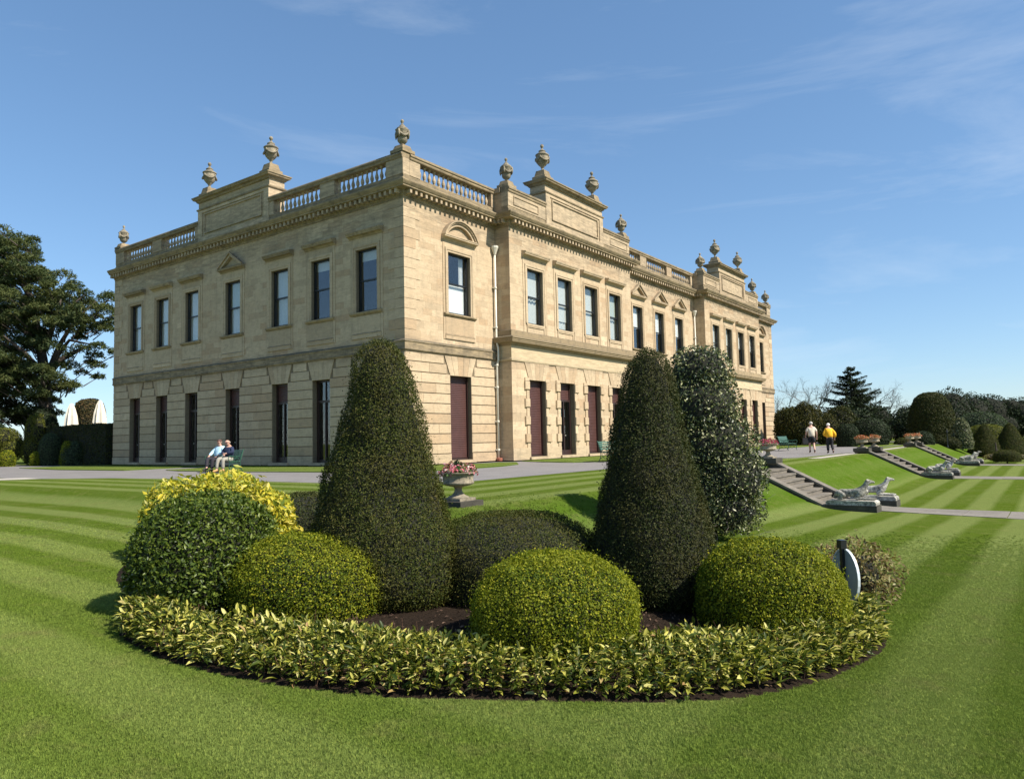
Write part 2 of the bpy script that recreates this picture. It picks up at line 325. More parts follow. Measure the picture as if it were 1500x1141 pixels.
# ------------------------------------------------------------------ terrain
def axis(lo, hi, step, far):
    core = list(np.arange(lo, hi + 1e-6, step)); out_ = []; s_ = step; x = hi
    while x < far: s_ *= 1.35; x += s_; out_.append(x)
    s_ = step; x = lo; pre = []
    while x > -far: s_ *= 1.35; x -= s_; pre.append(x)
    return np.array(pre[::-1] + core + out_)
def grid_mesh(name, xs, ys, zf, mat, keep=None):
    Xg, Yg = np.meshgrid(xs, ys); Z = zf(Xg, Yg); nx, ny = len(xs), len(ys)
    v = np.stack([Xg.ravel(), Yg.ravel(), Z.ravel()], 1)
    i = np.arange(nx - 1); j = np.arange(ny - 1); I, J = np.meshgrid(i, j); b = (J * nx + I).ravel()
    f = np.stack([b, b + 1, b + nx + 1, b + nx], 1)
    if keep is not None:
        c = v[f].mean(1); f = f[keep(c[:, 0], c[:, 1])]
    return np_mesh(name, v, f, mat, True)
def np_mesh(name, v, f, mat, smooth=False):
    me = bpy.data.meshes.new(name); k = f.shape[1]
    me.vertices.add(len(v)); me.vertices.foreach_set('co', np.asarray(v, np.float32).ravel())
    me.loops.add(f.size); me.loops.foreach_set('vertex_index', f.astype(np.int32).ravel())
    me.polygons.add(len(f)); me.polygons.foreach_set('loop_start', np.arange(0, f.size, k, dtype=np.int32)); me.polygons.foreach_set('loop_total', np.full(len(f), k, np.int32))
    if smooth: me.polygons.foreach_set('use_smooth', np.ones(len(f), bool))
    me.update(calc_edges=True); me.validate()
    if mat: me.materials.append(mat)
    return me
STAIR_A = (1.45, 19.9, 35.2)
def terr_cut(x, y):
    z = terr(x, y); a = (x - CX) * U[0] + (y - CY) * U[1]; b = (x - CX) * V[0] + (y - CY) * V[1]
    for ca in STAIR_A: z = z - .55 * ((np.abs(a - ca) < 1.52) & (b < -14.55) & (b > -17.0))
    return z
new_obj('lawn', grid_mesh('lawn', axis(-45, 62, .27, 2500), axis(-6, 75, .27, 2500), terr_cut, LAWN), kind='structure')

BEDC = np.array([0.05, 7.9])
BED_PTS = [(-3.25, 6.14), (-3.05, 5.82), (-2.38, 5.23), (-1.52, 4.82), (-0.83, 4.64), (0.17, 4.6), (1.01, 4.67), (1.46, 4.77), (2.03, 5.11), (2.6, 5.63), (3.02, 6.14), (3.32, 6.87), (3.5, 7.6), (3.5, 8.4), (3.2, 9.2), (2.5, 9.8), (1.2, 10.1), (-.5, 10.2), (-2.4, 10.6), (-4.0, 11.2), (-5.2, 10.6), (-4.8, 8.9), (-3.85, 7.4), (-3.45, 6.65)]
def smooth_loop(pts, it=3):
    for _ in range(it):
        n = len(pts); q = []
        for i in range(n):
            a_, b_ = np.array(pts[i]), np.array(pts[(i + 1) % n]); q += [tuple(.75 * a_ + .25 * b_), tuple(.25 * a_ + .75 * b_)]
        pts = q
    return pts
BED = np.array(smooth_loop(BED_PTS, 2))
def inside(poly, x, y):
    x = np.asarray(x); y = np.asarray(y); r = np.zeros(x.shape, bool); n = len(poly)
    for i in range(n):
        x0, y0 = poly[i]; x1, y1 = poly[(i + 1) % n]
        c = ((y0 > y) != (y1 > y)) & (x < (x1 - x0) * (y - y0) / (y1 - y0 + 1e-12) + x0); r ^= c
    return r
# soil of the bed: a disc in rings that follows the ground, with a low cut edge
def bed_mesh():
    n = len(BED); rings = [1.012, 1.0, .97, .9, .75, .5, .25, .001]; v = []
    for k, s_ in enumerate(rings):
        for x, y in BED:
            px, py = BEDC[0] + (x - BEDC[0]) * s_, BEDC[1] + (y - BEDC[1]) * s_
            v.append((px, py, tz(px, py) + [-.03, .008, .02, .04, .05, .06, .06, .06][k] + (0.012 * math.sin(px * 9) * math.cos(py * 11) if k > 1 else 0)))
    f = [(k * n + i, k * n + (i + 1) % n, (k + 1) * n + (i + 1) % n, (k + 1) * n + i) for k in range(len(rings) - 1) for i in range(n)]
    return np_mesh('flower_bed_soil', np.array(v), np.array(f)[:, ::-1], SOIL, True)
new_obj('flower_bed_soil', bed_mesh(), kind='structure')

def sheet(name, poly_ab, z, mat, follow=False, kind='structure', thick=0.0):
    bm = bmesh.new(); vs_ = []
    for a, b in poly_ab:
        x, y = AB(a, b); vs_.append(bm.verts.new((x, y, (tz(x, y) if follow else TER) + z)))
    bm.faces.new(vs_)
    if thick:
        r = bmesh.ops.extrude_face_region(bm, geom=bm.faces[:]); bmesh.ops.translate(bm, vec=(0, 0, -thick), verts=[e for e in r['geom'] if isinstance(e, bmesh.types.BMVert)])
    bmesh.ops.triangulate(bm, faces=bm.faces[:]); bmesh.ops.recalc_face_normals(bm, faces=bm.faces[:])
    if not thick and bm.faces[0].normal.z < 0: bmesh.ops.reverse_faces(bm, faces=bm.faces[:])
    me = bpy.data.meshes.new(name); bm.to_mesh(me); bm.free(); me.materials.append(mat)
    return new_obj(name, me, kind=kind)
arc = lambda ca, cb, r, t0, t1, n=8: [(ca + r * math.cos(math.radians(t0 + (t1 - t0) * i / n)), cb + r * math.sin(math.radians(t0 + (t1 - t0) * i / n))) for i in range(n + 1)]
drive = [(-10.9, 60), (-11.2, 9), (-9.7, 5.5)] + [(-9.3, 2)] + arc(-7.2, -7.6, 2.1, 180, 270) + [(6, -9.9), (9.5, -11.2), (11.5, -13.0), (20, -13.6), (34, -12.6), (70, -12.0), (70, 8), (-0.2, 8), (-.2, 60)]
sheet('drive', drive, .006, ASPH)
sheet('terrace_path', [(10.5, -14.25), (10.5, -13.7), (80, -13.7), (80, -14.25)], .012, GRAVEL)
sheet('side_path', [(-10.9, 8.2), (-10.7, 10.2), (-30, 22), (-31, 20.5)], .010, GRAVEL)
# raised turf strips along the walls
sheet('turf_strip', [(-4.6, 11.0), (-5.1, 9), (-4.9, 4), (-4.3, -1.5), (-3.2, -3.6), (-1.5, -4.3), (1.2, -4.2), (3.2, -3.6), (5.4, -1.9), (5.1, -1.1), (3, -.9), (2.6, -.06), (-.06, -.06), (-.06, 11.7), (-2.4, 11.6)], .035, LAWN, thick=.06)
sheet('turf_strip', [(-5.3, 13.5), (-2.4, 13.9), (-.06, 14.0), (-.06, 25.2), (-1.0, 27.5), (-4.6, 27.6), (-5.6, 20)], .035, LAWN, thick=.06)
sheet('turf_strip', [(6.75, -1.4), (7.0, -1.0), (19.6, -1.0), (31.5, -1.0), (45, -1.0), (51.6, -.5), (51.6, -6.3), (30, -6.2), (10, -6.1), (6.6, -5.9), (5.4, -5.0), (5.9, -3.0)], .035, LAWN, thick=.06)
sheet('turf_strip', [(33, -12.5), (60, -11.4), (60, -8.2), (38, -9.3)], .035, LAWN, thick=.06)

# ------------------------------------------------------------------ the house
ZB = 0.563
house = thing('manor_house', 'two storey limestone mansion with balustraded parapets, roof urns and maroon shutters', 'mansion', (CX, CY, ZB), ROT)
LA, LB, PB = 51.76, 25.83, .88
OUT = [(0, LB), (0, 0), (6.55, 0), (6.55, -PB), (19.65, -PB), (19.65, 0), (32.11, 0), (32.11, -PB), (45.21, -PB), (45.21, 0), (LA, 0), (LA, LB)]
class Fac:
    """a wall plane: s runs along it, d outwards, z up -> house coordinates"""
    def __init__(s, kind, off=0.0): s.k = kind; s.o = off
    def P(s, S_, d, z):
        return (S_, -(d + s.o), z) if s.k == 'R' else (-(d + s.o), S_, z)
FR, FB_, FL = Fac('R'), Fac('R', PB), Fac('L')
def fbox(mb, F, s0, s1, d0, d1, z0, z1):
    a = F.P(s0, d0, z0); b = F.P(s1, d1, z1)
    mb.box(min(a[0], b[0]), max(a[0], b[0]), min(a[1], b[1]), max(a[1], b[1]), z0, z1)
def chbox(mb, F, s0, s1, d0, d1, z0, z1, c):
    """a block whose outer face is chamfered by c"""
    P = F.P
    back = [P(s0, d0, z0), P(s1, d0, z0), P(s1, d0, z1), P(s0, d0, z1)]
    mid = [P(s0, d1 - c, z0), P(s1, d1 - c, z0), P(s1, d1 - c, z1), P(s0, d1 - c, z1)]
    fr = [P(s0 + c, d1, z0 + c), P(s1 - c, d1, z0 + c), P(s1 - c, d1, z1 - c), P(s0 + c, d1, z1 - c)]
    n = len(mb.v); mb.v += back + mid + fr
    mb.f.append((n, n + 1, n + 2, n + 3)); mb.f.append((n + 8, n + 9, n + 10, n + 11))
    for q in (0, 4):
        for i in range(4):
            j = (i + 1) % 4; mb.f.append((n + q + i, n + q + j, n + q + 4 + j, n + q + 4 + i))
def fprism(mb, F, poly, d0, d1): mb.prism(poly, (d0, d1), lambda s_, z, t: F.P(s_, t, z))
def fextr(mb, F, s0, s1, prof):   # profile in (d,z), run along s
    mb.prism(prof, (s0, s1), lambda d, z, t: F.P(t, d, z))
def sweep(mb, prof, path, closed=False):
    """profile (d outward, z) swept round the plan outline with mitres; outward is to the right of travel"""
    n = len(path); k = len(prof); n0 = len(mb.v)
    for i in range(n):
        p = Vector(path[i])
        d1 = (p - Vector(path[i - 1])).normalized() if (i > 0 or closed) else None
        d2 = (Vector(path[(i + 1) % n]) - p).normalized() if (i < n - 1 or closed) else None
        d1 = d1 or d2; d2 = d2 or d1
        n1 = Vector((-d1.y, d1.x)) * -1; n2 = Vector((-d2.y, d2.x)) * -1
        m = (n1 + n2); m = m / max(m.dot(n1), .2)
        for d, z in prof: mb.v.append((p.x + m.x * d, p.y + m.y * d, z))
    for i in range(n if closed else n - 1):
        A = n0 + i * k; B = n0 + ((i + 1) % n) * k
        for j in range(k):
            l = (j + 1) % k; mb.f.append((A + j, A + l, B + l, B + j))
    if not closed: mb.f.append(tuple(range(n0 + k - 1, n0 - 1, -1))); e = n0 + (n - 1) * k; mb.f.append(tuple(range(e, e + k)))
# OUT travels down the short front, then along the long front: outward (-x, then -y) is to the right of travel
def hp(name, mb, mat, **kw): return mb.build(name, mat, house, **kw)

WIN_L = [2.36, 5.56, 8.72, 12.79, 16.80, 19.98, 23.12]
WIN_A, WIN_B, WIN_C, WIN_D, WIN_E = [3.68], [8.75, 11.65, 14.55, 17.45], [22.3, 25.7, 29.1], [34.31, 37.21, 40.11, 43.01], [48.08]
Z0U, Z1U, Z0L, Z1L = 6.96, 9.84, .14, 4.05
SECS = [(FL, 0.0, LB, WIN_L, 1.40, 1.28, 'L'), (FR, 0.0, 6.55, WIN_A, 1.62, 1.52, 'A'), (FB_, 6.55, 19.65, WIN_B, 1.45, 1.50, 'B'),
        (FR, 19.65, 32.11, WIN_C, 1.45, 1.40, 'C'), (FB_, 32.11, 45.21, WIN_D, 1.45, 1.50, 'D'), (FR, 45.21, LA, WIN_E, 1.62, 1.52, 'E')]
# wall backing (the core behind the facing stones) with real openings
def core_strip(mb, F, s0, s1, cs, w, z0, z1, oz0, oz1, d0, d1):
    e = [s0] + [q for c in cs for q in (c - w / 2, c + w / 2)] + [s1]
    for i in range(0, len(e), 2): fbox(mb, F, e[i], e[i + 1], d0, d1, z0, z1)
    for c in cs:
        if oz0 - z0 > .01: fbox(mb, F, c - w / 2, c + w / 2, d0, d1, z0, oz0)
        if z1 - oz1 > .01: fbox(mb, F, c - w / 2, c + w / 2, d0, d1, oz1, z1)
core = MB()
for F, s0, s1, cs, wu, wl, nm in SECS:
    e0 = .45 if nm in 'L' else (0 if nm != 'A' else 0.0); 
    a0 = s0 + (0.03 if nm in 'LA' else .003); a1 = s1 - (.03 if nm in 'LE' else .003)
    dd = -.02
    core_strip(core, F, a0, a1, cs, wl, 0, 5.2, Z0L, Z1L, -.45, dd)
    core_strip(core, F, a0, a1, cs, wu, 5.2, 12.35, Z0U, Z1U, -.45, dd)
for s in (6.55, 19.65, 32.11, 45.21):       # returns of the projecting bays
    x0, x1 = (s + .02, s + .45) if s in (6.55, 32.11) else (s - .45, s - .02)
    core.box(x0, x1, -PB + .03, .4, 0, 12.35)
core.box(.05, LA, LB - .45, LB - .02, 0, 12.35); core.box(LA - .45, LA - .02, .5, LB - .5, 0, 12.35)
hp('wall_core', core, MORTAR)
inn = MB(); inn.box(2.2, LA - 2, 2.2, LB - 2, .02, 12.3); hp('inner_walls', inn, INTER)
rf = MB(); rf.box(.1, LA - .1, .1, LB - .1, 12.36, 12.5); rf.box(6.7, 19.5, -PB + .1, .09, 12.36, 12.5); rf.box(32.3, 45.1, -PB + .1, .09, 12.36, 12.5); hp('roof', rf, LEAD)
fl = MB(); fl.box(.5, LA - .5, .5, LB - .5, 4.9, 5.1); hp('upper_floor', fl, INTER)

# --- facing stones
RC = .455                      # height of a ground floor course
def split(s0, s1, target, jit=.18, off=0):
    L = s1 - s0; n = max(1, round(L / target)); e = [s0 + L * i / n for i in range(n + 1)]
    if n > 1:
        for i in range(1, n): e[i] += rng.uniform(-jit, jit) * L / n + (off * L / n * .25)
    return e
def minus(s0, s1, cuts):
    out_ = []; p = s0
    for a_, b_ in sorted(cuts):
        if b_ <= p or a_ >= s1: continue
        if a_ > p + .02: out_.append((p, a_))
        p = max(p, b_)
    if s1 > p + .02: out_.append((p, s1))
    return out_
def stone(F, s0, s1, z0, z1, d=.0, c=.014, name='stone_block', mat=STONE_B, g=.0):
    mb = MB(); chbox(mb, F, s0 + g, s1 - g, -.03, d + rng.uniform(-.002, .003), z0 + g, z1 - g, c); return hp(name, mb, mat, recalc=True)
cnt = 0
extra = MB()
for F, s0, s1, cs, wu, wl, nm in SECS:
    if nm in 'BD': continue
    for k in range(11):
        z0 = .45 + (k - 1) * RC if k else 0.0; z1 = .45 + k * RC if k else .45
        z1 = min(z1, 4.985)
        cuts = [(c - wl / 2, c + wl / 2) for c in cs] if z1 <= Z1L + .1 else [(c - wl / 2 - .13 - (z0 + .22 - Z1L) * .42, c + wl / 2 + .13 + (z0 + .22 - Z1L) * .42) for c in cs]
        lo = s0 - (.0 if nm != 'A' else 0.0)
        for a_, b_ in minus(lo, s1, cuts):
            e = split(a_, b_, 1.55 if b_ - a_ > 1.3 else 2.0, .2, (k % 2) * 2 - 1)
            for i in range(len(e) - 1):
                q0, q1 = e[i], e[i + 1]
                if nm in 'LA' and q0 < .01: q0 = -.0
                plinth = k == 0
                if nm == 'L' and q0 < .01: q0 = .001
                # joints: deep channel between courses, hairline between stones of one course
                mb = MB(); dd = (.045 if plinth else .022)
                chbox(mb, F, q0 + (.003 if q0 > s0 + .02 else 0), q1 - .003, -.03, dd + rng.uniform(-.002, .002), z0 + (.0 if plinth else .013), z1 - .013, .014)
                if cnt < 298: hp('stone_block', mb, STONE_B); cnt += 1
                else: n_ = len(extra.v); extra.v += mb.v; extra.f += [tuple(i_ + n_ for i_ in f_) for f_ in mb.f]
# radiating stones of the flat arches
for F, s0, s1, cs, wu, wl, nm in SECS:
    zt = 4.97; cen = 2.4
    for c in cs:
        n = 5; w = wl / 2
        for i in range(n):
            t0, t1 = -w + 2 * w * i / n, -w + 2 * w * (i + 1) / n
            k = 1.0 + (zt - Z1L) / cen * 1.35
            b0, b1, u0, u1 = c + t0 + .006, c + t1 - .006, c + t0 * k + .006, c + t1 * k - .006
            if i == 0: b0 = c - w - (0.0); 
            mb = MB(); fprism(mb, F, [(b0, Z1L), (b1, Z1L), (u1, zt - .01), (u0, zt - .01)], -.44 if False else -.03, (.035 if nm in 'BD' else .026) + rng.uniform(-.003, .003)); hp('arch_stone', mb, STONE_B)
# smooth ashlar of the upper storey and of the bays' ground floor: one stone at a time, too many to list singly
ash = MB()
def ashlar(F, s0, s1, z0, z1, cs, w, oz0, oz1, h=.3, L=.95):
    n = round((z1 - z0) / h); hh = (z1 - z0) / n
    for k in range(n):
        a0, a1 = z0 + k * hh, z0 + (k + 1) * hh
        segs = [(s0, s1, a0, a1)]
        if a1 > oz0 + .001 and a0 < oz1 - .001:
            segs = [(p, q, a0, a1) for p, q in minus(s0, s1, [(c - w / 2, c + w / 2) for c in cs])]
            for c in cs:
                if a0 < oz0: segs.append((c - w / 2, c + w / 2, a0, oz0))
                if a1 > oz1: segs.append((c - w / 2, c + w / 2, oz1, a1))
        for p, q, y0, y1 in segs:
            e = split(p, q, L * rng.uniform(.8, 1.25), .28, (k % 2) * 2 - 1)
            for i in range(len(e) - 1): fbox(ash, F, e[i] + .0015, e[i + 1] - .0015, -.03, rng.uniform(-.0025, .0025), y0 + .0015, y1 - .0015)
for F, s0, s1, cs, wu, wl, nm in SECS:
    z0 = 5.48 if nm not in 'BD' else 5.9
    lo = s0 + (.45 if nm in 'LA' else 0); hi = s1 - (.45 if nm in 'LE' else 0)
    ashlar(F, lo, hi, z0, 11.78, cs, wu, Z0U, Z1U)
    if nm in 'BD': ashlar(F, s0, s1, .6, 4.97, cs, wl, Z0L, Z1L, .455, 1.3)
# bay returns
class FacX:
    def __init__(s, x, sgn): s.x = x; s.g = sgn
    def P(s, S_, d, z): return (s.x + s.g * d, S_, z)
for x, sg in ((6.55, -1), (19.65, 1), (32.11, -1), (45.21, 1)):
    Fx = FacX(x, sg)
    for z0, z1, h in ((.6, 4.97, .455), (5.9, 11.78, .3)):
        n = round((z1 - z0) / h)
        for k in range(n):
            e = [-PB + .002, -PB + rng.choice([.34, .56]), -.003]
            for i in range(2): fbox(ash, Fx, e[i] + .0015, e[i + 1] - .0015, -.04, rng.uniform(-.002, .002), z0 + (z1 - z0) / n * k + .0015, z0 + (z1 - z0) / n * (k + 1) - .0015)
n_ = len(ash.v); ash.v += extra.v; ash.f += [tuple(i_ + n_ for i_ in f_) for f_ in extra.f]
hp('ashlar_stones', ash, STONE_B, recalc=True, kind='stuff')
# quoins: long and short by turns at the free corners
for k in range(14):
    z0 = 5.48 + k * .45; z1 = z0 + .45
    if z1 > 11.82: z1 = 11.79
    if z1 - z0 < .2: break
    lg = k % 2 == 0
    for (F1, F2, c1, c2) in ((FL, FR, 0, 0),):
        mb = MB(); l1, l2 = (.58, 1.0) if lg else (.95, .72)
        p = .022
        mb.box(-p, l2, -p, .05, z0 + .008, z1 - .008); mb2 = MB(); mb2.box(-p, .05, .051, l1, z0 + .008, z1 - .008)
        n_ = len(mb.v); mb.v += mb2.v; mb.f += [tuple(i + n_ for i in f) for f in mb2.f]
        hp('quoin', mb, STONE_B)
    mb = MB(); mb.box(LA - (1.0 if lg else .72), LA + p, -p, .05, z0 + .008, z1 - .008); hp('quoin', mb, STONE_B)
    mb = MB(); mb.box(-p, .05, LB - (.58 if lg else .95), LB + p, z0 + .008, z1 - .008); hp('quoin', mb, STONE_B)
# --- plinth of the bays, string course, cornice
BAYS = [(6.55, 19.65, WIN_B), (32.11, 45.21, WIN_D)]
pl = MB()
for b0, b1, cs in BAYS:
    for p, q in minus(b0 - .05, b1 + .05, [(c - .75, c + .75) for c in cs]): fbox(pl, FB_, p, q, -.03, .05, 0, .6)
    pl.box(b0 - .05, b0 + .1, -PB + .029, -.045, 0, .6); pl.box(b1 - .1, b1 + .05, -PB + .029, -.045, 0, .6)
hp('bay_plinth', pl, STONE)
path_main = [(0, LB), (0, 0), (6.55, 0), (6.55, -PB), (19.65, -PB), (19.65, 0), (32.11, 0), (32.11, -PB), (45.21, -PB), (45.21, 0), (LA, 0), (LA, LB)]
string_prof = [(-.02, 4.965), (.05, 4.965), (.07, 5.0), (.11, 5.03), (.11, 5.07), (.085, 5.09), (.085, 5.34), (.12, 5.38), (.12, 5.42), (.02, 5.50), (-.02, 5.50)]
mb = MB(); sweep(mb, string_prof, [(0, LB), (0, 0), (6.54, 0)]); sweep(mb, string_prof, [(19.66, 0), (32.10, 0)]); sweep(mb, string_prof, [(45.22, 0), (LA, 0), (LA, LB)])
hp('string_course', mb, STONE_CAP)
frz = [(-.02, 4.94), (.05, 4.94), (.07, 5.0), (.07, 5.04), (.03, 5.08), (.03, 5.72), (-.02, 5.72)]
bcor = [(-.02, 5.70), (.05, 5.70), (.09, 5.76), (.12, 5.80), (.30, 5.86), (.32, 5.93), (.34, 5.95), (.34, 6.0), (.38, 6.04), (.38, 6.10), (.16, 6.17), (.10, 6.19), (.10, 6.46), (.05, 6.49), (-.02, 6.49)]
for b0, b1, cs in BAYS:
    p = [(b0, -.004), (b0, -PB), (b1, -PB), (b1, -.004)]
    mb = MB(); sweep(mb, frz, p); hp('bay_frieze', mb, STONE_PALE)
    mb = MB(); sweep(mb, bcor, p); hp('bay_cornice', mb, STONE_CAP)
corn = [(-.02, 11.70), (.04, 11.70), (.04, 11.78), (.08, 11.80), (.08, 11.86), (.11, 11.88), (.11, 12.02), (.14, 12.04), (.42, 12.07), (.43, 12.13), (.46, 12.15), (.52, 12.24), (.54, 12.28), (.54, 12.32), (.10, 12.40), (-.02, 12.40)]
mb = MB(); sweep(mb, corn, path_main); hp('cornice', mb, STONE_CAP)
den = MB()
for i in range(len(path_main) - 1):
    a, b = Vector(path_main[i]), Vector(path_main[i + 1]); d = (b - a); L = d.length; d.normalize(); nrm = Vector((d.y, -d.x))
    if L < 1.0: L0, L1 = .3, L - .15
    else: L0, L1 = -.2, L + .2
    if L > 40 or L > 20 and i == 10: pass
    conv0 = i in (2, 4, 5, 7, 9) ; n = max(2, int((L1 - L0) / .32))
    for k in range(n + 1):
        t = L0 + (L1 - L0) * k / n
        c = a + d * t
        if not (0 <= t <= L): continue
        p0 = c + nrm * .105 - d * .065; p1 = c + nrm * .36 + d * .065
        den.box(min(p0.x, p1.x), max(p0.x, p1.x), min(p0.y, p1.y), max(p0.y, p1.y), 11.86, 12.055)
hp('dentils', den, STONE, kind='stuff')

# --- parapet
def bal_profile(h=.72, r=.085):
    return [(r, 0), (r, .06), (r * .62, .08), (r * .55, .11), (r * .8, .17), (r * 1.02, .25), (r * .95, .32), (r * .6, .42), (r * .42, .50), (r * .42, .55), (r * .62, .58), (r * .55, .61), (r * .9, .645), (r * .9, h)]
bmesh_bal = MB(); bmesh_bal.lathe(bal_profile(), 10); BAL = bmesh_bal.mesh('baluster', STONE)
nb = 0
def para_run(F, s0, s1, segs, first_d=0.0):
    """segs: list of (s0, s1, kind) with kind p(ier), b(alusters), k (panel)"""
    mb = MB()
    fextr(mb, F, s0, s1, [(-.42, 12.40), (.02, 12.40), (.02, 12.62), (-.02, 12.66), (-.02, 12.80), (-.42, 12.80)])
    hp('parapet_base', mb, STONE_CAP)
    mb = MB(); fextr(mb, F, s0, s1, [(-.44, 13.52), (.03, 13.52), (.05, 13.56), (.05, 13.62), (.09, 13.66), (.09, 13.72), (.02, 13.80), (-.40, 13.80), (-.48, 13.70), (-.48, 13.62)]); hp('parapet_rail', mb, STONE_CAP)
    for a, b, k in segs:
        if k == 'b':
            n = max(2, round((b - a) / .33))
            for i in range(n):
                s_ = a + (b - a) * (i + .5) / n; P = F.P(s_, -.2, 12.80)
                new_obj('baluster', BAL, house, P)
        else:
            mb = MB(); fbox(mb, F, a, b, -.42, .0, 12.80, 13.52); hp('parapet_pier', mb, STONE)
            if k == 'k':
                m2 = MB(); z0, z1 = 12.92, 13.38; q0, q1 = a + .45, b - .3
                for (p, q, y0, y1) in ((q0, q1, z0, z0 + .05), (q0, q1, z1 - .05, z1), (q0, q0 + .05, z0 + .05, z1 - .05), (q1 - .05, q1, z0 + .05, z1 - .05)): fbox(m2, F, p, q, .001, .035, y0, y1)
                hp('parapet_panel', m2, STONE)
# short front: end pier, two balustrades, tall block, mirrored
def left_segs(m):
    f = (lambda x: x) if not m else (lambda x: LB - x)
    raw = [(0.0, 1.05, 'p'), (1.05, 4.55, 'b'), (4.55, 5.6, 'p'), (5.6, 9.25, 'b'), (9.25, 9.62, 'p')]
    return [(min(f(a), f(b)), max(f(a), f(b)), k) for a, b, k in raw]
para_run(FL, 0.0, 9.62, left_segs(False)); para_run(FL, LB - 9.62, LB, left_segs(True))
para_run(FR, .43, 6.55, [(.43, 1.1, 'p'), (1.1, 6.3, 'b'), (6.3, 6.55, 'p')])
para_run(FR, LA - 6.55, LA, [(LA - 6.55, LA - 6.3, 'p'), (LA - 6.3, LA - 1.1, 'b'), (LA - 1.1, LA, 'p')])
para_run(FR, 19.65, 32.11, [(19.65, 20.0, 'p'), (20.0, 23.0, 'b'), (23.0, 23.95, 'p'), (23.95, 27.3, 'b'), (27.3, 28.15, 'p'), (28.15, 31.7, 'b'), (31.7, 32.11, 'p')])
for b0, b1, cs in BAYS:
    para_run(FB_, b0, b0 + 3.42, [(b0, b0 + 3.0, 'k'), (b0 + 3.0, b0 + 3.42, 'p')]); para_run(FB_, b1 - 3.42, b1, [(b1 - 3.42, b1 - 3.0, 'p'), (b1 - 3.0, b1, 'k')])
    for x, sg in ((b0, 1), (b1, -1)):
        mb = MB(); mb.box(min(x, x + sg * .42), max(x, x + sg * .42), -PB + .425, .4, 12.40, 13.52); mb.box(min(x - sg * .06, x + sg * .45), max(x - sg * .06, x + sg * .45), -PB + .49, .4, 13.524, 13.79); hp('parapet_return', mb, STONE)
def tall_block(F, s0, s1, dp):
    """raised attic block with a moulded cap and a sunk panel"""
    mb = MB(); fbox(mb, F, s0, s1, -dp, -.02, 12.40, 14.85)
    for (p, q, y0, y1) in ((s0 + .001, s0 + .42, 12.81, 14.35), (s1 - .42, s1 - .001, 12.81, 14.35), (s0 + .001, s1 - .001, 12.405, 12.81), (s0 + .42, s1 - .42, 14.18, 14.35)): fbox(mb, F, p, q, -.021, .03, y0, y1)
    hp('attic_block', mb, STONE)
    def ring(prof, name):
        m = MB(); P0 = [F.P(s0, -dp, 0)[:2], F.P(s0, 0, 0)[:2], F.P(s1, 0, 0)[:2], F.P(s1, -dp, 0)[:2]]
        if F.k == 'L': P0 = P0[::-1]
        sweep(m, prof, P0, True); hp(name, m, STONE_CAP)
    m = MB(); z0, z1, q0, q1 = 12.95, 14.10, s0 + .62, s1 - .62
    for (p, q, y0, y1) in ((q0, q1, z0, z0 + .07), (q0, q1, z1 - .07, z1), (q0, q0 + .07, z0 + .07, z1 - .07), (q1 - .07, q1, z0 + .07, z1 - .07)): fbox(m, F, p, q, -.019, .045, y0, y1)
    hp('attic_panel_frame', m, STONE)
    ring([(-.1, 14.33), (.05, 14.33), (.08, 14.37), (.08, 14.42), (.04, 14.45), (-.1, 14.45)], 'attic_band')
    ring([(-.25, 14.80), (.04, 14.80), (.08, 14.84), (.10, 14.90), (.22, 14.94), (.24, 15.0), (.28, 15.04), (.28, 15.09), (.02, 15.17), (-.25, 15.17)], 'attic_cap')
tall_block(FL, 9.62, LB - 9.62, .95)
for b0, b1, cs in BAYS: tall_block(FB_, b0 + 3.42, b1 - 3.42, 1.0)
m = MB(); m.box(.96 - .2, .97, 9.7, LB - 9.7, 14.9, 15.1)
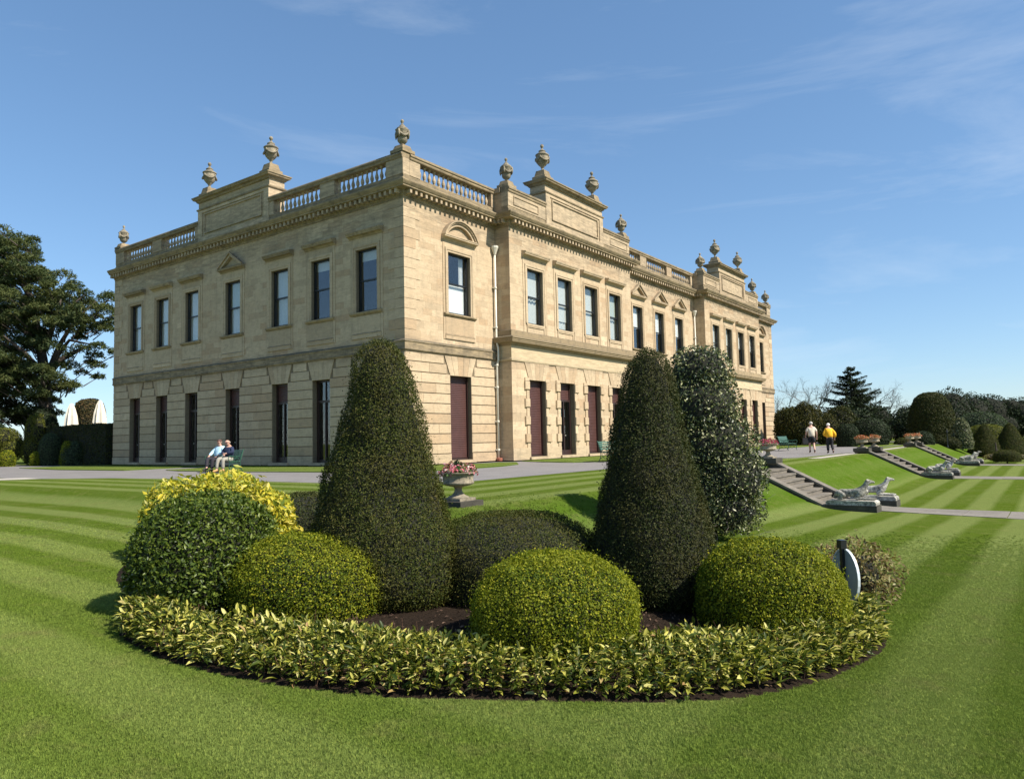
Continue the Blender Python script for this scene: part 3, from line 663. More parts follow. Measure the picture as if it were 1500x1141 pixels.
# urns on the roofline, each with its own pedestal, bowl, lid and finial
def urn_meshes(big):
    k = 1.0
    if big:
        bowl = [(.13, 0), (.13, .05), (.07, .09), (.06, .20), (.10, .22), (.10, .25), (.20, .34), (.30, .47), (.345, .60), (.35, .78), (.33, .86), (.375, .88), (.385, .92), (.36, .94)]
        lid = [(.355, 0), (.30, .05), (.20, .10), (.17, .16), (.20, .18), (.20, .21), (.13, .24), (.09, .30), (.05, .34)]
        fin = [(.05, 0), (.035, .03), (.07, .07), (.10, .13), (.10, .18), (.06, .25), (.01, .27)]; lz = .94; fz = 1.275; sw_r, sw_z = .355, .72
    else:
        bowl = [(.12, 0), (.12, .04), (.07, .07), (.06, .10), (.15, .15), (.22, .24), (.235, .34), (.225, .45), (.25, .58), (.30, .70), (.32, .74), (.27, .76)]
        lid = [(.27, 0), (.25, .06), (.17, .12), (.12, .15), (.13, .18), (.08, .22), (.05, .27)]
        fin = [(.05, 0), (.03, .03), (.065, .08), (.085, .13), (.06, .19), (.01, .23)]; lz = .76; fz = 1.025; sw_r, sw_z = .30, .60
    a = MB(); a.lathe(bowl, 20); A_ = a.mesh('urn_bowl', URNST, smooth=True)
    a = MB(); a.lathe(lid, 16); B_ = a.mesh('urn_lid', URNST, smooth=True)
    a = MB(); a.lathe(fin, 12); C_ = a.mesh('urn_finial', URNST, smooth=True)
    a = MB()
    for q in range(4):     # swags hung between four bosses
        t0 = q * math.pi / 2 + .3; pts = []
        for i in range(9):
            t = t0 + math.pi / 2 * i / 8; dz = -.17 * math.sin(math.pi * i / 8); rr_ = sw_r + .015 - (0.05 if not big else 0) * math.sin(math.pi * i / 8); pts.append((rr_ * math.cos(t), rr_ * math.sin(t), sw_z + dz))
        a.tube(pts, [.03, .04, .05, .055, .06, .055, .05, .04, .03], 6); a.ball((sw_r * 1.06 * math.cos(t0), sw_r * 1.06 * math.sin(t0), sw_z + .01), (.06, .06, .08), 6, 4)
        if not big: a.tube([(sw_r * 1.06 * math.cos(t0), sw_r * 1.06 * math.sin(t0), sw_z - z_) for z_ in (-.12, 0, .12, .24)], [.03, .06, .055, .02], 6)
    D_ = a.mesh('urn_swags', URNST, smooth=True)
    return A_, B_, C_, D_, lz, fz
UB, US = urn_meshes(True), urn_meshes(False)
def roof_urn(x, y, z, big, ped_h, ped_w):
    e = new_obj('roof_urn', None, house, (x, y, z))
    mb = MB(); w = ped_w / 2; h = ped_h
    mb.box(-w, w, -w, w, 0, h * .38)
    w2 = w * .80; w3 = w * .62
    mb.hexa([(-w * .99, -w * .99, h * .38), (w * .99, -w * .99, h * .38), (w * .99, w * .99, h * .38), (-w * .99, w * .99, h * .38), (-w2, -w2, h * .48), (w2, -w2, h * .48), (w2, w2, h * .48), (-w2, w2, h * .48)])
    mb.hexa([(-w2 * .98, -w2 * .98, h * .48), (w2 * .98, -w2 * .98, h * .48), (w2 * .98, w2 * .98, h * .48), (-w2 * .98, w2 * .98, h * .48), (-w3, -w3, h), (w3, -w3, h), (w3, w3, h), (-w3, w3, h)])
    mb.build('urn_pedestal', STONE_CAP, e)
    A_, B_, C_, D_, lz, fz = UB if big else US
    new_obj('urn_bowl', A_, e, (0, 0, h)); new_obj('urn_lid', B_, e, (0, 0, h + lz)); new_obj('urn_finial', C_, e, (0, 0, h + fz)); new_obj('urn_swags', D_, e, (0, 0, h))
roof_urn(.33, .33, 13.80, False, .36, .78)
roof_urn(.33, LB - .33, 13.80, False, .36, .78)
roof_urn(LA - .33, .33, 13.80, False, .36, .78)
for s in (9.62 + .42, LB - 9.62 - .42): roof_urn(.42, s, 15.12, True, .58, .84)
for b0, b1, cs in BAYS:
    for s in (b0 + .36, b1 - .36): roof_urn(s, -PB + .34, 13.80, False, .36, .72)
    for s in (b0 + 3.42 + .42, b1 - 3.42 - .42): roof_urn(s, -PB + .42, 15.12, True, .58, .84)

# --- windows
def sash_window(F, c, w, upper, style):
    z0, z1 = Z0U, Z1U; e = w / 2; dp = -.26
    fr = MB(); t = .085; zm = (z0 + z1) / 2 + .02
    for (p, q, y0, y1) in ((c - e, c - e + t, z0, z1), (c + e - t, c + e, z0, z1), (c - e + t, c + e - t, z1 - t * .9, z1), (c - e + t, c + e - t, z0, z0 + t), ): fbox(fr, F, p, q, dp, dp + .10, y0, y1)
    fbox(fr, F, c - e + t + .001, c + e - t - .001, dp + .02, dp + .09, zm - .035, zm + .035)
    W_ = fr.build('window', FRAME, house)
    for nm, y0, y1, dd in (('pane', zm + .036, z1 - t * .9, dp + .05), ('pane', z0 + t, zm - .036, dp + .03)):
        g = MB(); fbox(g, F, c - e + t, c + e - t, dd, dd + .006, y0, y1); g.build(nm, GLASS, W_)
    def blind(y0, y1, mat, s0=c - e + .06, s1=c + e - .06, name='blind'):
        b = MB(); fbox(b, F, s0, s1, dp - .10, dp - .08, y0, y1); b.build(name, mat, W_)
    def curtain(s0, s1, y0, y1, mat):
        b = MB(); n = 14; n0 = len(b.v)
        for i in range(n + 1):
            s_ = s0 + (s1 - s0) * i / n; d_ = dp - .14 + .03 * math.sin(i * 1.9)
            b.v += [F.P(s_, d_, y0), F.P(s_, d_, y1)]
        for i in range(n): b.f.append((n0 + 2 * i, n0 + 2 * i + 2, n0 + 2 * i + 3, n0 + 2 * i + 1))
        b.build('curtain', mat, W_, recalc=False)
    if style == 'full': blind(z0 + .05, z1 - .05, BLIND)
    elif style == 'green': blind(zm, z1 - .05, BLIND_G); curtain(c - e + .1, c + e - .05, z0 + .05, zm, BLIND)
    elif style == 'top': blind(z1 - .48, z1 - .05, BLIND)
    elif style == 'half': blind(z0 + .05, zm - .03, BLINDW); curtain(c + e - .38, c + e - .1, zm, z1 - .05, BLINDW)
    elif style == 'mid': blind(zm - .02, z1 - .05, BLINDW)
    elif style == 'most': blind(z0 + .55, z1 - .05, BLIND); curtain(c - e + .1, c + e - .1, z0 + .05, z0 + .55, BLIND)
    elif style == 'curt': blind(zm, z1 - .05, BLIND); curtain(c - e + .1, c + e - .1, z0 + .05, zm, BLIND)
def surround(F, c, w, nm, hood, right_bay=False):
    e = w / 2; z0, z1 = Z0U, Z1U
    mb = MB()
    a = .17
    # stepped architrave
    for (o, i_, d) in ((.20, .10, .065), (.10, .0, .04)):
        for (p, q, y0, y1) in ((c - e - o, c - e - i_, z0 - (0 if True else 0), z1 + i_), (c + e + i_, c + e + o, z0, z1 + i_), (c - e - o, c + e + o, z1 + i_, z1 + o)): fbox(mb, F, p, q, -.03, d, y0, y1)
    for (p, q) in ((c - e - .36, c - e - .21), (c + e + .21, c + e + .36)): fbox(mb, F, p, q, -.03, .025, 5.72 if not right_bay else 6.5, 10.38)
    fbox(mb, F, c - e - .209, c + e + .209, -.03, .02, z1 + .21, 10.38)
    hp('window_surround', mb, STONE)
    # sill
    mb = MB(); 
    if not right_bay:
        fextr(mb, F, c - e - .34, c + e + .34, [(-.33, 6.80), (.06, 6.80), (.10, 6.84), (.14, 6.87), (.14, 6.93), (.0, 6.957), (-.33, 6.957)]); hp('sill', mb, STONE_CAP)
        mb = MB(); fbox(mb, F, c - e - .205, c + e + .205, -.03, .035, 5.98, 6.76); fextr(mb, F, c - e - .24, c + e + .24, [(-.03, 5.74), (.06, 5.74), (.06, 5.90), (.08, 5.93), (.036, 5.97), (-.03, 5.97)]); hp('apron_panel', mb, STONE)
    else:
        fbox(mb, F, c - e - .10, c + e + .10, -.33, .05, 6.86, 6.957); hp('sill', mb, STONE)
        mb = MB()
        for (p, q, y0, y1) in ((c - e - .08, c + e + .08, 6.78, 6.84), (c + e + .02, c + e + .08, 6.5, 6.78), (c - e - .08, c - e - .02, 6.5, 6.78)): fbox(mb, F, p, q, -.03, .04, y0, y1)
        hp('apron_panel', mb, STONE)
    hw = e + .42
    hood_prof = [(-.03, 10.38), (.05, 10.38), (.08, 10.43), (.11, 10.46), (.24, 10.49), (.25, 10.54), (.27, 10.56), (.29, 10.62), (.29, 10.645), (.02, 10.70), (-.03, 10.70)]
    mb = MB(); fextr(mb, F, c - hw, c + hw, hood_prof if hood == 'flat' else [(x, min(y, 10.60)) for x, y in hood_prof if y < 10.62] + [(.25, 10.60), (-.03, 10.60)]); hp('hood', mb, STONE if nm != 'L' else STONE_CAP)
    if hood == 'tri':
        zt = 11.36; mb = MB(); th = .17
        k = (zt - 10.60) / hw
        for sg in (-1, 1):
            P = [(c + sg * hw, 10.602), (c + sg * (hw - .24), 10.602), (c, zt - .24 * k - .02), (c, zt)]
            fprism(mb, F, P, -.03, .20); 
            P = [(c + sg * hw, 10.66), (c, zt + .055), (c, zt - .03), (c + sg * hw * .97, 10.605)]
            fprism(mb, F, P, .2, .28)
        hp('pediment', mb, STONE)
        mb = MB(); q = .34; fprism(mb, F, [(c - hw + q + .05, 10.70), (c + hw - q - .05, 10.70), (c, zt - .30)], -.02, .03); hp('tympanum', mb, STONE)
    if hood == 'arc':
        zt = 11.42; rise = zt - 10.60; R_ = (hw * hw + rise * rise) / (2 * rise); cz = zt - R_; th = math.asin(hw / R_); mb = MB(); n = 18
        for (r0, r1, d) in ((R_ - .26, R_ - .13, .15), (R_ - .13, R_ - .06, .22), (R_ - .06, R_, .28)):
            for i in range(n):
                t0, t1 = -th + 2 * th * i / n, -th + 2 * th * (i + 1) / n
                def pt(r, t): return (c + r * math.sin(t), max(cz + r * math.cos(t), 10.602))
                fprism(mb, F, [pt(r0, t0), pt(r0, t1), pt(r1, t1), pt(r1, t0)], -.03, d)
        hp('segmental_pediment', mb, STONE)
STY = {'L': ['top', 'top', 'curt', 'green', 'full', 'full', 'full'], 'A': ['half'], 'B': ['curt', 'most', 'full', 'green'], 'C': ['mid', 'mid', 'mid'], 'D': ['full', 'curt', 'mid', 'mid'], 'E': ['mid']}
HOOD = {'L': ['flat'] * 3 + ['tri'] + ['flat'] * 3, 'A': ['arc'], 'B': ['flat'] * 4, 'C': ['tri'] * 3, 'D': ['flat'] * 4, 'E': ['arc']}
def shutter(F, c, w, z0, z1, dp=-.30):
    mb = MB(); n = int((z1 - z0) / .085); h = (z1 - z0) / n
    for i in range(n):
        y = z0 + i * h; mb.prism([(dp, y), (dp + .012, y + .004), (dp + .02, y + h * .5), (dp + .012, y + h - .004), (dp, y + h)], (c - w / 2 + .002, c + w / 2 - .002), lambda d, z, t: F.P(t, d, z))
    return mb
def ground_opening(F, c, w, style):
    e = w / 2; z0, z1 = Z0L, Z1L
    st = MB(); fbox(st, F, c - e - .12, c + e + .12, -.44, .16, 0, .13); hp('door_step', st, STONE)
    if style == 'shut':
        o = shutter(F, c, w, z0 + .10, z1).build('roller_shutter', MAROON, house)
        g = MB(); fbox(g, F, c - e, c + e, -.34, -.24, z0, z0 + .10); g.build('bottom_bar', MAROON_D, o)
        g = MB(); fbox(g, F, c + e - .06, c + e, -.27, -.20, z0 + .1, z1); fbox(g, F, c - e, c - e + .06, -.27, -.20, z0 + .1, z1); g.build('guide_rail', MAROON_D, o)
        return
    zt = z1 - (.95 if style != 'glass' else 1.02)
    fr = MB(); t = .11; dp = -.36
    for (p, q, y0, y1) in ((c - e, c - e + t, z0, z1), (c + e - t, c + e, z0, z1), (c - e + t, c + e - t, z0, z0 + .26 if style == 'door' else z0 + .12), (c - e + t, c + e - t, z1 - .09, z1), (c - e + t, c + e - t, zt - .05, zt + .05)): fbox(fr, F, p, q, dp, dp + .1, y0, y1)
    fbox(fr, F, c - .04, c + .04, dp + .01, dp + .11, z0 + .12, zt - .05)
    if style == 'glass': fbox(fr, F, c - .02, c + .02, dp + .01, dp + .09, zt + .05, z1 - .09)
    D_ = fr.build('door', MAROON_D, house)
    for s_ in (-1, 1):
        g = MB(); a_, b_ = (c - e + t, c - .04) if s_ < 0 else (c + .04, c + e - t); fbox(g, F, a_, b_, dp + .04, dp + .046, z0 + .12, zt - .05); g.build('pane', GLASS, D_)
    if style == 'glass':
        g = MB(); fbox(g, F, c - e + t, c + e - t, dp + .04, dp + .046, zt + .05, z1 - .09); g.build('pane', GLASS, D_)
    else:
        shutter(F, c, w - 2 * t, zt + .05, z1 - .09, dp + .03).build('shutter', MAROON, D_)
    kb = MB(); kb.ball(F.P(c + .09, dp + .13, z0 + 1.05), .03, 6, 4); kb.build('handle', PIPE, D_)
GST = {'L': ['glass', 'glass', 'door', 'door', 'glass', 'door', 'door'], 'A': ['shut'], 'B': ['shut', 'door', 'shut', 'door'], 'C': ['shut'] * 3, 'D': ['shut'] * 4, 'E': ['shut']}
for F, s0, s1, cs, wu, wl, nm in SECS:
    for i, c in enumerate(cs):
        sash_window(F, c, wu, True, STY[nm][i]); surround(F, c, wu, nm, HOOD[nm][i], nm in 'BD'); ground_opening(F, c, wl, GST[nm][i])
# blocked surrounds of the bay doors
for b0, b1, cs in BAYS:
    for c in cs:
        for sg in (-1, 1):
            for k in range(4):
                z1 = 3.98 - k * .895 - .42 + .42; z0 = z1 - .44; s_a, s_b = c + sg * .755, c + sg * (1.16)
                mb = MB(); chbox(mb, FB_, min(s_a, s_b), max(s_a, s_b), -.25, .10, z0, z1, .03); hp('surround_block', mb, STONE_B)
                y0, y1 = z0 - .455, z0
                s_c = c + sg * 1.0; mb = MB(); fbox(mb, FB_, min(s_a + sg * .0, s_c), max(s_a, s_c), -.2, .04, y0 + .004, y1 - .004); hp('surround_jamb', mb, STONE)
            s_a = c + sg * .755; s_b = c + sg * 1.12
            mb = MB(); fbox(mb, FB_, min(s_a, s_b), max(s_a, s_b), -.03, .05, 4.0, 4.16); hp('surround_cap', mb, STONE)
# rainwater pipes in the inner corners
def downpipe(s_, z_top, far=False):
    mb = MB(); x, y = s_, -.13
    mb.tube([(x, y, .12), (x, y, 4.75), (x, y - .10, 5.0), (x, y - .10, 5.6), (x, y, 5.95), (x, y, z_top)], .055, 10); o = mb.build('downpipe', PIPE, house, smooth=True)
    mb = MB()
    for z in (.5, 1.9, 3.6, 4.7, 6.6, 8.6): mb.lathe([(.08, 0), (.085, .02), (.085, .07), (.08, .09)], 10, x, y, z); mb.box(x - .12, x + .12, y + .05, y + .128, z + .02, z + .06)
    mb.build('pipe_collar', PIPE, o)
    mb = MB(); mb.lathe([(.07, 0), (.09, .08), (.17, .30), (.19, .34), (.19, .44), (.17, .44)], 12, x, y, z_top - .02); mb.build('hopper_head', PIPE, o)
    mb = MB(); mb.lathe([(.15, 0), (.16, .12), (.13, .14)], 10, x, y - .05, 0); mb.build('gully_pot', plain('terracotta', (.30, .10, .06), .8), o)
downpipe(6.33, 10.35); downpipe(31.9, 10.35)

# ------------------------------------------------------------------ foliage
def leaves(P, Nn, size, aspect=.5, up=.0, jit=.6, fold=.18, lift=.3, bend=0.0):
    """one mesh of many small folded leaves. P positions, Nn outward directions"""
    n = len(P); Nn = Nn + rng.normal(0, jit, (n, 3)); Nn[:, 2] += up
    Nn /= np.linalg.norm(Nn, axis=1)[:, None] + 1e-9
    R_ = rng.normal(0, 1, (n, 3)); T = np.cross(Nn, R_); T /= np.linalg.norm(T, axis=1)[:, None] + 1e-9
    D = T + Nn * lift; D /= np.linalg.norm(D, axis=1)[:, None]
    B = np.cross(Nn, D); B /= np.linalg.norm(B, axis=1)[:, None] + 1e-9
    L = (size * rng.uniform(.6, 1.35, n))[:, None]; Wd = L * aspect * .5
    up_ = np.cross(D, B)
    base = P - D * L * .5; tip = P + D * L * .5 - up_ * L * bend
    l = P + B * Wd + up_ * L * fold * .5; r = P - B * Wd + up_ * L * fold * .5
    v = np.stack([base, l, tip, r], 1).reshape(-1, 3); i = np.arange(n) * 4
    f = np.concatenate([np.stack([i, i + 1, i + 2], 1), np.stack([i, i + 2, i + 3], 1)])
    return v, f
def tri_obj(name, v, f, mat, parent=None, loc=None, **kw):
    return new_obj(name, np_mesh(name, v, f, mat), parent, loc, **kw)
def lump(P, amp, sc, seed):
    r = np.random.default_rng(seed); o = np.zeros(len(P))
    for k in range(7):
        d = r.normal(0, 1, 3); d /= np.linalg.norm(d); o += np.sin(P @ d * sc * (1 + k * .7) + r.uniform(0, 6.28)) / (1 + k * .6)
    return o * amp / 2.2
def revolve_points(prof, n):
    prof = np.array(prof, float); r, z = prof[:, 0], prof[:, 1]
    fine = np.linspace(0, len(prof) - 1, 400); R_ = np.interp(fine, range(len(prof)), r); Z_ = np.interp(fine, range(len(prof)), z)
    ds = np.hypot(np.diff(R_), np.diff(Z_)); w = ds * (R_[1:] + R_[:-1]) + 1e-9; c = np.cumsum(w) / w.sum()
    k = np.searchsorted(c, rng.uniform(0, 1, n)); k = np.minimum(k, len(ds) - 1); t = rng.uniform(0, 1, n)
    rr_ = R_[k] + (R_[k + 1] - R_[k]) * t; zz = Z_[k] + (Z_[k + 1] - Z_[k]) * t
    nr = (Z_[k + 1] - Z_[k]); nz = -(R_[k + 1] - R_[k]); q = np.hypot(nr, nz) + 1e-9; nr, nz = nr / q, nz / q
    th = rng.uniform(0, 2 * np.pi, n); P = np.stack([rr_ * np.cos(th), rr_ * np.sin(th), zz], 1); Nn = np.stack([nr * np.cos(th), nr * np.sin(th), nz], 1)
    return P, Nn
def dome_prof(r, h, base=.8, n=14, p=2.3, q=2.3):
    """bottom tucked in, widest about a third up, rounded top"""
    out_ = []
    zm = h * .38
    for i in range(5): t = i / 4; out_.append((r * (base + (1 - base) * math.sin(t * math.pi / 2)), zm * t))
    for i in range(1, n + 1):
        t = i / n * math.pi / 2; out_.append((r * max(math.cos(t), 0) ** (2 / p), zm + (h - zm) * math.sin(t) ** (2 / q)))
    return out_
def clipped_shrub(name, label, cat, x, y, prof, mat, n, size, aspect=.55, amp=.02, lsc=5.0, z=None, group=None, jit=.55, core=.90, tone=None, depth=.05, sq=(1, 1), holes=0, lift=.5, rot=0):
    z = tz(x, y) if z is None else z
    t = thing(name, label, cat, (x, y, z), rot, group)
    seed = int(abs(x * 991 + y * 37)) + 3
    P, Nn = revolve_points(prof, n); P[:, 0] *= sq[0]; P[:, 1] *= sq[1]
    d = lump(P, amp, lsc, seed) + lump(P, depth * .28, 26 / max(size / .02, 1), seed + 1); dep = rng.uniform(-depth, depth * .35, n) + (rng.uniform(0, 1, n) < .05) * rng.uniform(0, min(depth, .06) * 1.3, n)
    P = P + Nn * (d + dep)[:, None]
    P[:, 2] = np.maximum(P[:, 2], -.02)
    v, f = leaves(P, Nn, size, aspect, jit=jit, lift=lift)
    tri_obj('foliage', v, f, mat, t, kind='stuff')
    # twiggy inside
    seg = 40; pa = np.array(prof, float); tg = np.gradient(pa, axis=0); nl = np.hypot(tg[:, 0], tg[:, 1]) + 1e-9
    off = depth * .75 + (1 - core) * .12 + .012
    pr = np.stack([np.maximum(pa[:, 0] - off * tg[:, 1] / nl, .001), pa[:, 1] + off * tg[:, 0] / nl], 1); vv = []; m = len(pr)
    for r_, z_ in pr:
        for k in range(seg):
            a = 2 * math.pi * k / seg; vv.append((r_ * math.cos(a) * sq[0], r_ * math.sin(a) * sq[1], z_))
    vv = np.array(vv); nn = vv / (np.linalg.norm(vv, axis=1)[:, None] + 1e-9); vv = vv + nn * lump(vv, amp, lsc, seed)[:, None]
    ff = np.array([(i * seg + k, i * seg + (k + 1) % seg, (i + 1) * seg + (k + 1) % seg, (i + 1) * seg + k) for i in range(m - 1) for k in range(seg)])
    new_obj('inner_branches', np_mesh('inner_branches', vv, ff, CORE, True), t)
    mb = MB(); mb.tube([(0, 0, -.1), (.01, 0, .2)], [.05, .045], 6); mb.build('stem', BARK, t)
    return t
cone_prof = lambda r, h: [(r * .80, 0), (r * .93, .05 * h), (r * 1.0, .12 * h), (r * .965, .20 * h), (r * .865, .32 * h), (r * .745, .45 * h), (r * .635, .57 * h), (r * .535, .68 * h), (r * .44, .79 * h), (r * .37, .87 * h), (r * .305, .925 * h), (r * .22, .965 * h), (r * .12, .99 * h), (.001, h)]
G_BED = 'clipped shrubs in the oval flower bed'
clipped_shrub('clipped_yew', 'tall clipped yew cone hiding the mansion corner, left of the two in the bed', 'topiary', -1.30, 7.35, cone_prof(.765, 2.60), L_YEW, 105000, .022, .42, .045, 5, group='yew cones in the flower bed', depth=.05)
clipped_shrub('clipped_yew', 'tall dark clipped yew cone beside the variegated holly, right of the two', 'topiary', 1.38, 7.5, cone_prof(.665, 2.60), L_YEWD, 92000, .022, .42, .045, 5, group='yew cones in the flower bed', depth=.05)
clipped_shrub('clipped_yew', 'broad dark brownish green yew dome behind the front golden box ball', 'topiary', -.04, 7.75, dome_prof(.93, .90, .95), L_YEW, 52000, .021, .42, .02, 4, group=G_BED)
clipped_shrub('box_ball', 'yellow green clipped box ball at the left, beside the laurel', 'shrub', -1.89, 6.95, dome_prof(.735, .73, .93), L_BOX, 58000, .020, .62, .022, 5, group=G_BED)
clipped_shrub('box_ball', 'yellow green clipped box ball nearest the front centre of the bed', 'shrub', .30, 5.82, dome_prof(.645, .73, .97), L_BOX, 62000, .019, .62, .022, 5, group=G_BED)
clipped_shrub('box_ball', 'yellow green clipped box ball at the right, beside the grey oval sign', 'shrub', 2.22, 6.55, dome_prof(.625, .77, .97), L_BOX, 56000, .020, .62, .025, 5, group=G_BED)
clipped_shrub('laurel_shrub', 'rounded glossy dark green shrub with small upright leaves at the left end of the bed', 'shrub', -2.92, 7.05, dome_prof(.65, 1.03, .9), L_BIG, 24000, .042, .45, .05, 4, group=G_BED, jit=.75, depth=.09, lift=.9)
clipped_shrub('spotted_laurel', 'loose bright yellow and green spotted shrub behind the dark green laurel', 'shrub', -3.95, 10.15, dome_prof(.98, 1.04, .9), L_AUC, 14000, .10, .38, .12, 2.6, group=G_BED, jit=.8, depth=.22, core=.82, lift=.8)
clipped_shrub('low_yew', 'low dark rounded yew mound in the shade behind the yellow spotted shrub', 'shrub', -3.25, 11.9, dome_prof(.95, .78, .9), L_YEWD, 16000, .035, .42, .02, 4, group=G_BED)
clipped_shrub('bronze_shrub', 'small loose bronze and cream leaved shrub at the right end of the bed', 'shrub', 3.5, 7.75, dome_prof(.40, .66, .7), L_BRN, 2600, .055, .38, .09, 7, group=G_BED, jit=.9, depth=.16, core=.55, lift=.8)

# variegated holly: a rough column with side lobes and a twiggy skirt
def rough_shrub(name, label, cat, x, y, lobes, mat, n, size, aspect=.5, depth=.25, jit=.9, z=None, twigs=0, group=None, stem=.09, corek=.8, trunk_h=1.2):
    z = tz(x, y) if z is None else z
    t = thing(name, label, cat, (x, y, z), 0, group)
    A_ = np.array([r * (rx * rz if False else 1) ** 1 for (cx, cy, cz, rx, ry, rz) in lobes for r in (rx * rz,)]); A_ /= A_.sum()
    VV, FF, k0 = [], [], 0; cv = MB()
    for w, (cx, cy, cz, rx, ry, rz) in zip(A_, lobes):
        m = int(n * w); d = rng.normal(0, 1, (m, 3)); d /= np.linalg.norm(d, axis=1)[:, None]
        s_ = 1 + lump(d * [rx, ry, rz], .10, 4.5 / max(rx, .3), int(cx * 77 + cz * 13 + 900)) - np.abs(rng.normal(0, depth * .5, m))
        P = d * [rx, ry, rz] * s_[:, None] + [cx, cy, cz]; P[:, 2] = np.maximum(P[:, 2], .02)
        v, f = leaves(P, d, size, aspect, jit=jit, lift=.7); VV.append(v); FF.append(f + k0); k0 += len(v)
        cv.ball((cx, cy, cz), (rx * corek, ry * corek, rz * corek), 14, 9)
    tri_obj('foliage', np.concatenate(VV), np.concatenate(FF), mat, t, kind='stuff'); cv.build('inner_branches', CORE, t, smooth=True)
    tw = MB(); tw.tube([(0, 0, -.2), (.02, 0, trunk_h * .5), (0, .02, trunk_h)], [stem, stem * .8, stem * .4], 7)
    tw.build('trunk', BARK, t)
    if twigs:
        tb = MB()
        for i in range(twigs):
            a = rng.uniform(0, 2 * math.pi); L = rng.uniform(.35, .75); cx, cy, cz, rx, ry, rz = lobes[-1]
            p0 = Vector((cx + math.cos(a) * rx * .5, cy + math.sin(a) * ry * .5, rng.uniform(.1, .6))); pts = [p0]
            d = Vector((math.cos(a), math.sin(a), rng.uniform(-.1, .4)))
            for q in range(4): p0 = p0 + d * L / 4; d = (d + Vector(rng.normal(0, .35, 3))).normalized(); pts.append(p0)
            tb.tube(pts, [.007, .006, .005, .003, .002], 4, False)
        tb.build('bare_twigs', BARK_P, t, recalc=False, kind='stuff')
    return t
rough_shrub('variegated_holly', 'tall columnar cream variegated holly on the lawn behind the right yew cone', 'holly tree', 3.52, 13.3,
            [(-.12, 0, 2.95, .62, .55, .58), (-.15, 0, 2.35, .80, .7, .8), (.02, 0, 1.65, .86, .75, .8), (.26, 0, 1.15, .80, .8, .7), (-.2, 0, .85, .7, .7, .6), (.12, 0, .55, .84, .7, .5)], L_HOL, 30000, .058, .5, .30, twigs=70)

# variegated groundcover round the rim of the bed: arching pointed leaves
def groundcover():
    n = len(BED); seg = np.diff(np.vstack([BED, BED[:1]]), axis=0); ln = np.hypot(seg[:, 0], seg[:, 1]); c = np.cumsum(ln) / ln.sum()
    pts = []; M_ = 84000
    t = rng.uniform(0, 1, M_); k = np.minimum(np.searchsorted(c, t), n - 1); w = rng.uniform(0, 1, M_)
    e = BED[k] + seg[k] * w[:, None]; inw = BEDC - e; L = np.linalg.norm(inw, axis=1); inw /= L[:, None]
    band = np.where(e[:, 1] < 5.35, 1.3, np.where(e[:, 1] < 7.5, .98, .5)) * np.where(e[:, 0] < -2.6, .65, 1.0)
    q = rng.uniform(0, 1, M_) ** 1.25; P2 = e + inw * (.025 + q * band)[:, None]
    # clumps: leaves spring from crowns
    cl = np.round(P2 / .13) * .13 + rng.normal(0, .01, P2.shape); P2 = cl * .55 + P2 * .45
    keep = (P2[:, 1] < 9.2) & ~((P2[:, 0] < -2.4) & (P2[:, 1] > 7.5))
    for (bx, by, br) in ((-2.02, 7.15, .64), (.30, 5.82, .60), (2.22, 6.55, .62), (-2.98, 7.05, .6)): keep &= np.hypot(P2[:, 0] - bx, P2[:, 1] - by) > br
    P2 = P2[keep]; q = q[keep]; inw = inw[keep]; m = len(P2)
    hgt = (.04 + .115 * np.sin(np.pi * np.clip(q * .70 + .30, 0, 1))) * rng.uniform(.05, 1.2, m) * (1 + lump(np.c_[P2, P2[:, :1] * 0], .35, 5, 5))
    z = terr(P2[:, 0], P2[:, 1]) + .02 + hgt
    az = rng.uniform(0, 2 * np.pi, m); el = rng.normal(.55, .42, m); 
    D = np.stack([np.cos(az) * np.cos(el), np.sin(az) * np.cos(el), np.sin(el)], 1)
    D[:, :2] -= inw * np.where(q < .3, .9, .35)[:, None]; D /= np.linalg.norm(D, axis=1)[:, None]
    B = np.cross(D, np.array([0, 0, 1.]) + rng.normal(0, .35, (m, 3))); B /= np.linalg.norm(B, axis=1)[:, None] + 1e-9; Np = np.cross(B, D)
    L = (rng.uniform(.045, .095, m))[:, None]; W_ = L * rng.uniform(.10, .17, m)[:, None]
    P = np.c_[P2, z]; drop = np.array([0, 0, -1.]) * L
    s0 = P; s1 = P + D * L * .35 + Np * L * .04; s2 = P + D * L * .7 + drop * .02; s3 = P + D * L + drop * .10
    fold = Np * W_ * .45
    v = np.stack([s0, s1 + B * W_ + fold, s1 - B * W_ + fold, s1, s2 + B * W_ * .8 + fold, s2 - B * W_ * .8 + fold, s2, s3], 1).reshape(-1, 3); i = np.arange(m) * 8
    F_ = [(0, 3, 1), (0, 2, 3), (3, 6, 4), (3, 4, 1), (3, 2, 5), (3, 5, 6), (6, 7, 4), (6, 5, 7)]
    f = np.concatenate([np.stack([i + a, i + b, i + c_], 1) for a, b, c_ in F_])
    return v, f, P2
gv, gf, gP = groundcover()
gt = tri_obj('groundcover_plants', gv, gf, L_GC, kind='stuff', label='knee low band of yellow green variegated leaves edging the oval bed', cat='groundcover')
ms = MB()
for i in rng.choice(len(gP), 900, replace=False):
    x, y = gP[i]; z = tz(x, y); ms.tube([(x, y, z), (x + rng.normal(0, .03), y + rng.normal(0, .03), z + rng.uniform(.1, .2))], [.003, .002], 3, False)
ms.build('groundcover_stems', plain('reddish_stems', (.12, .06, .035), .8), recalc=False, kind='stuff')
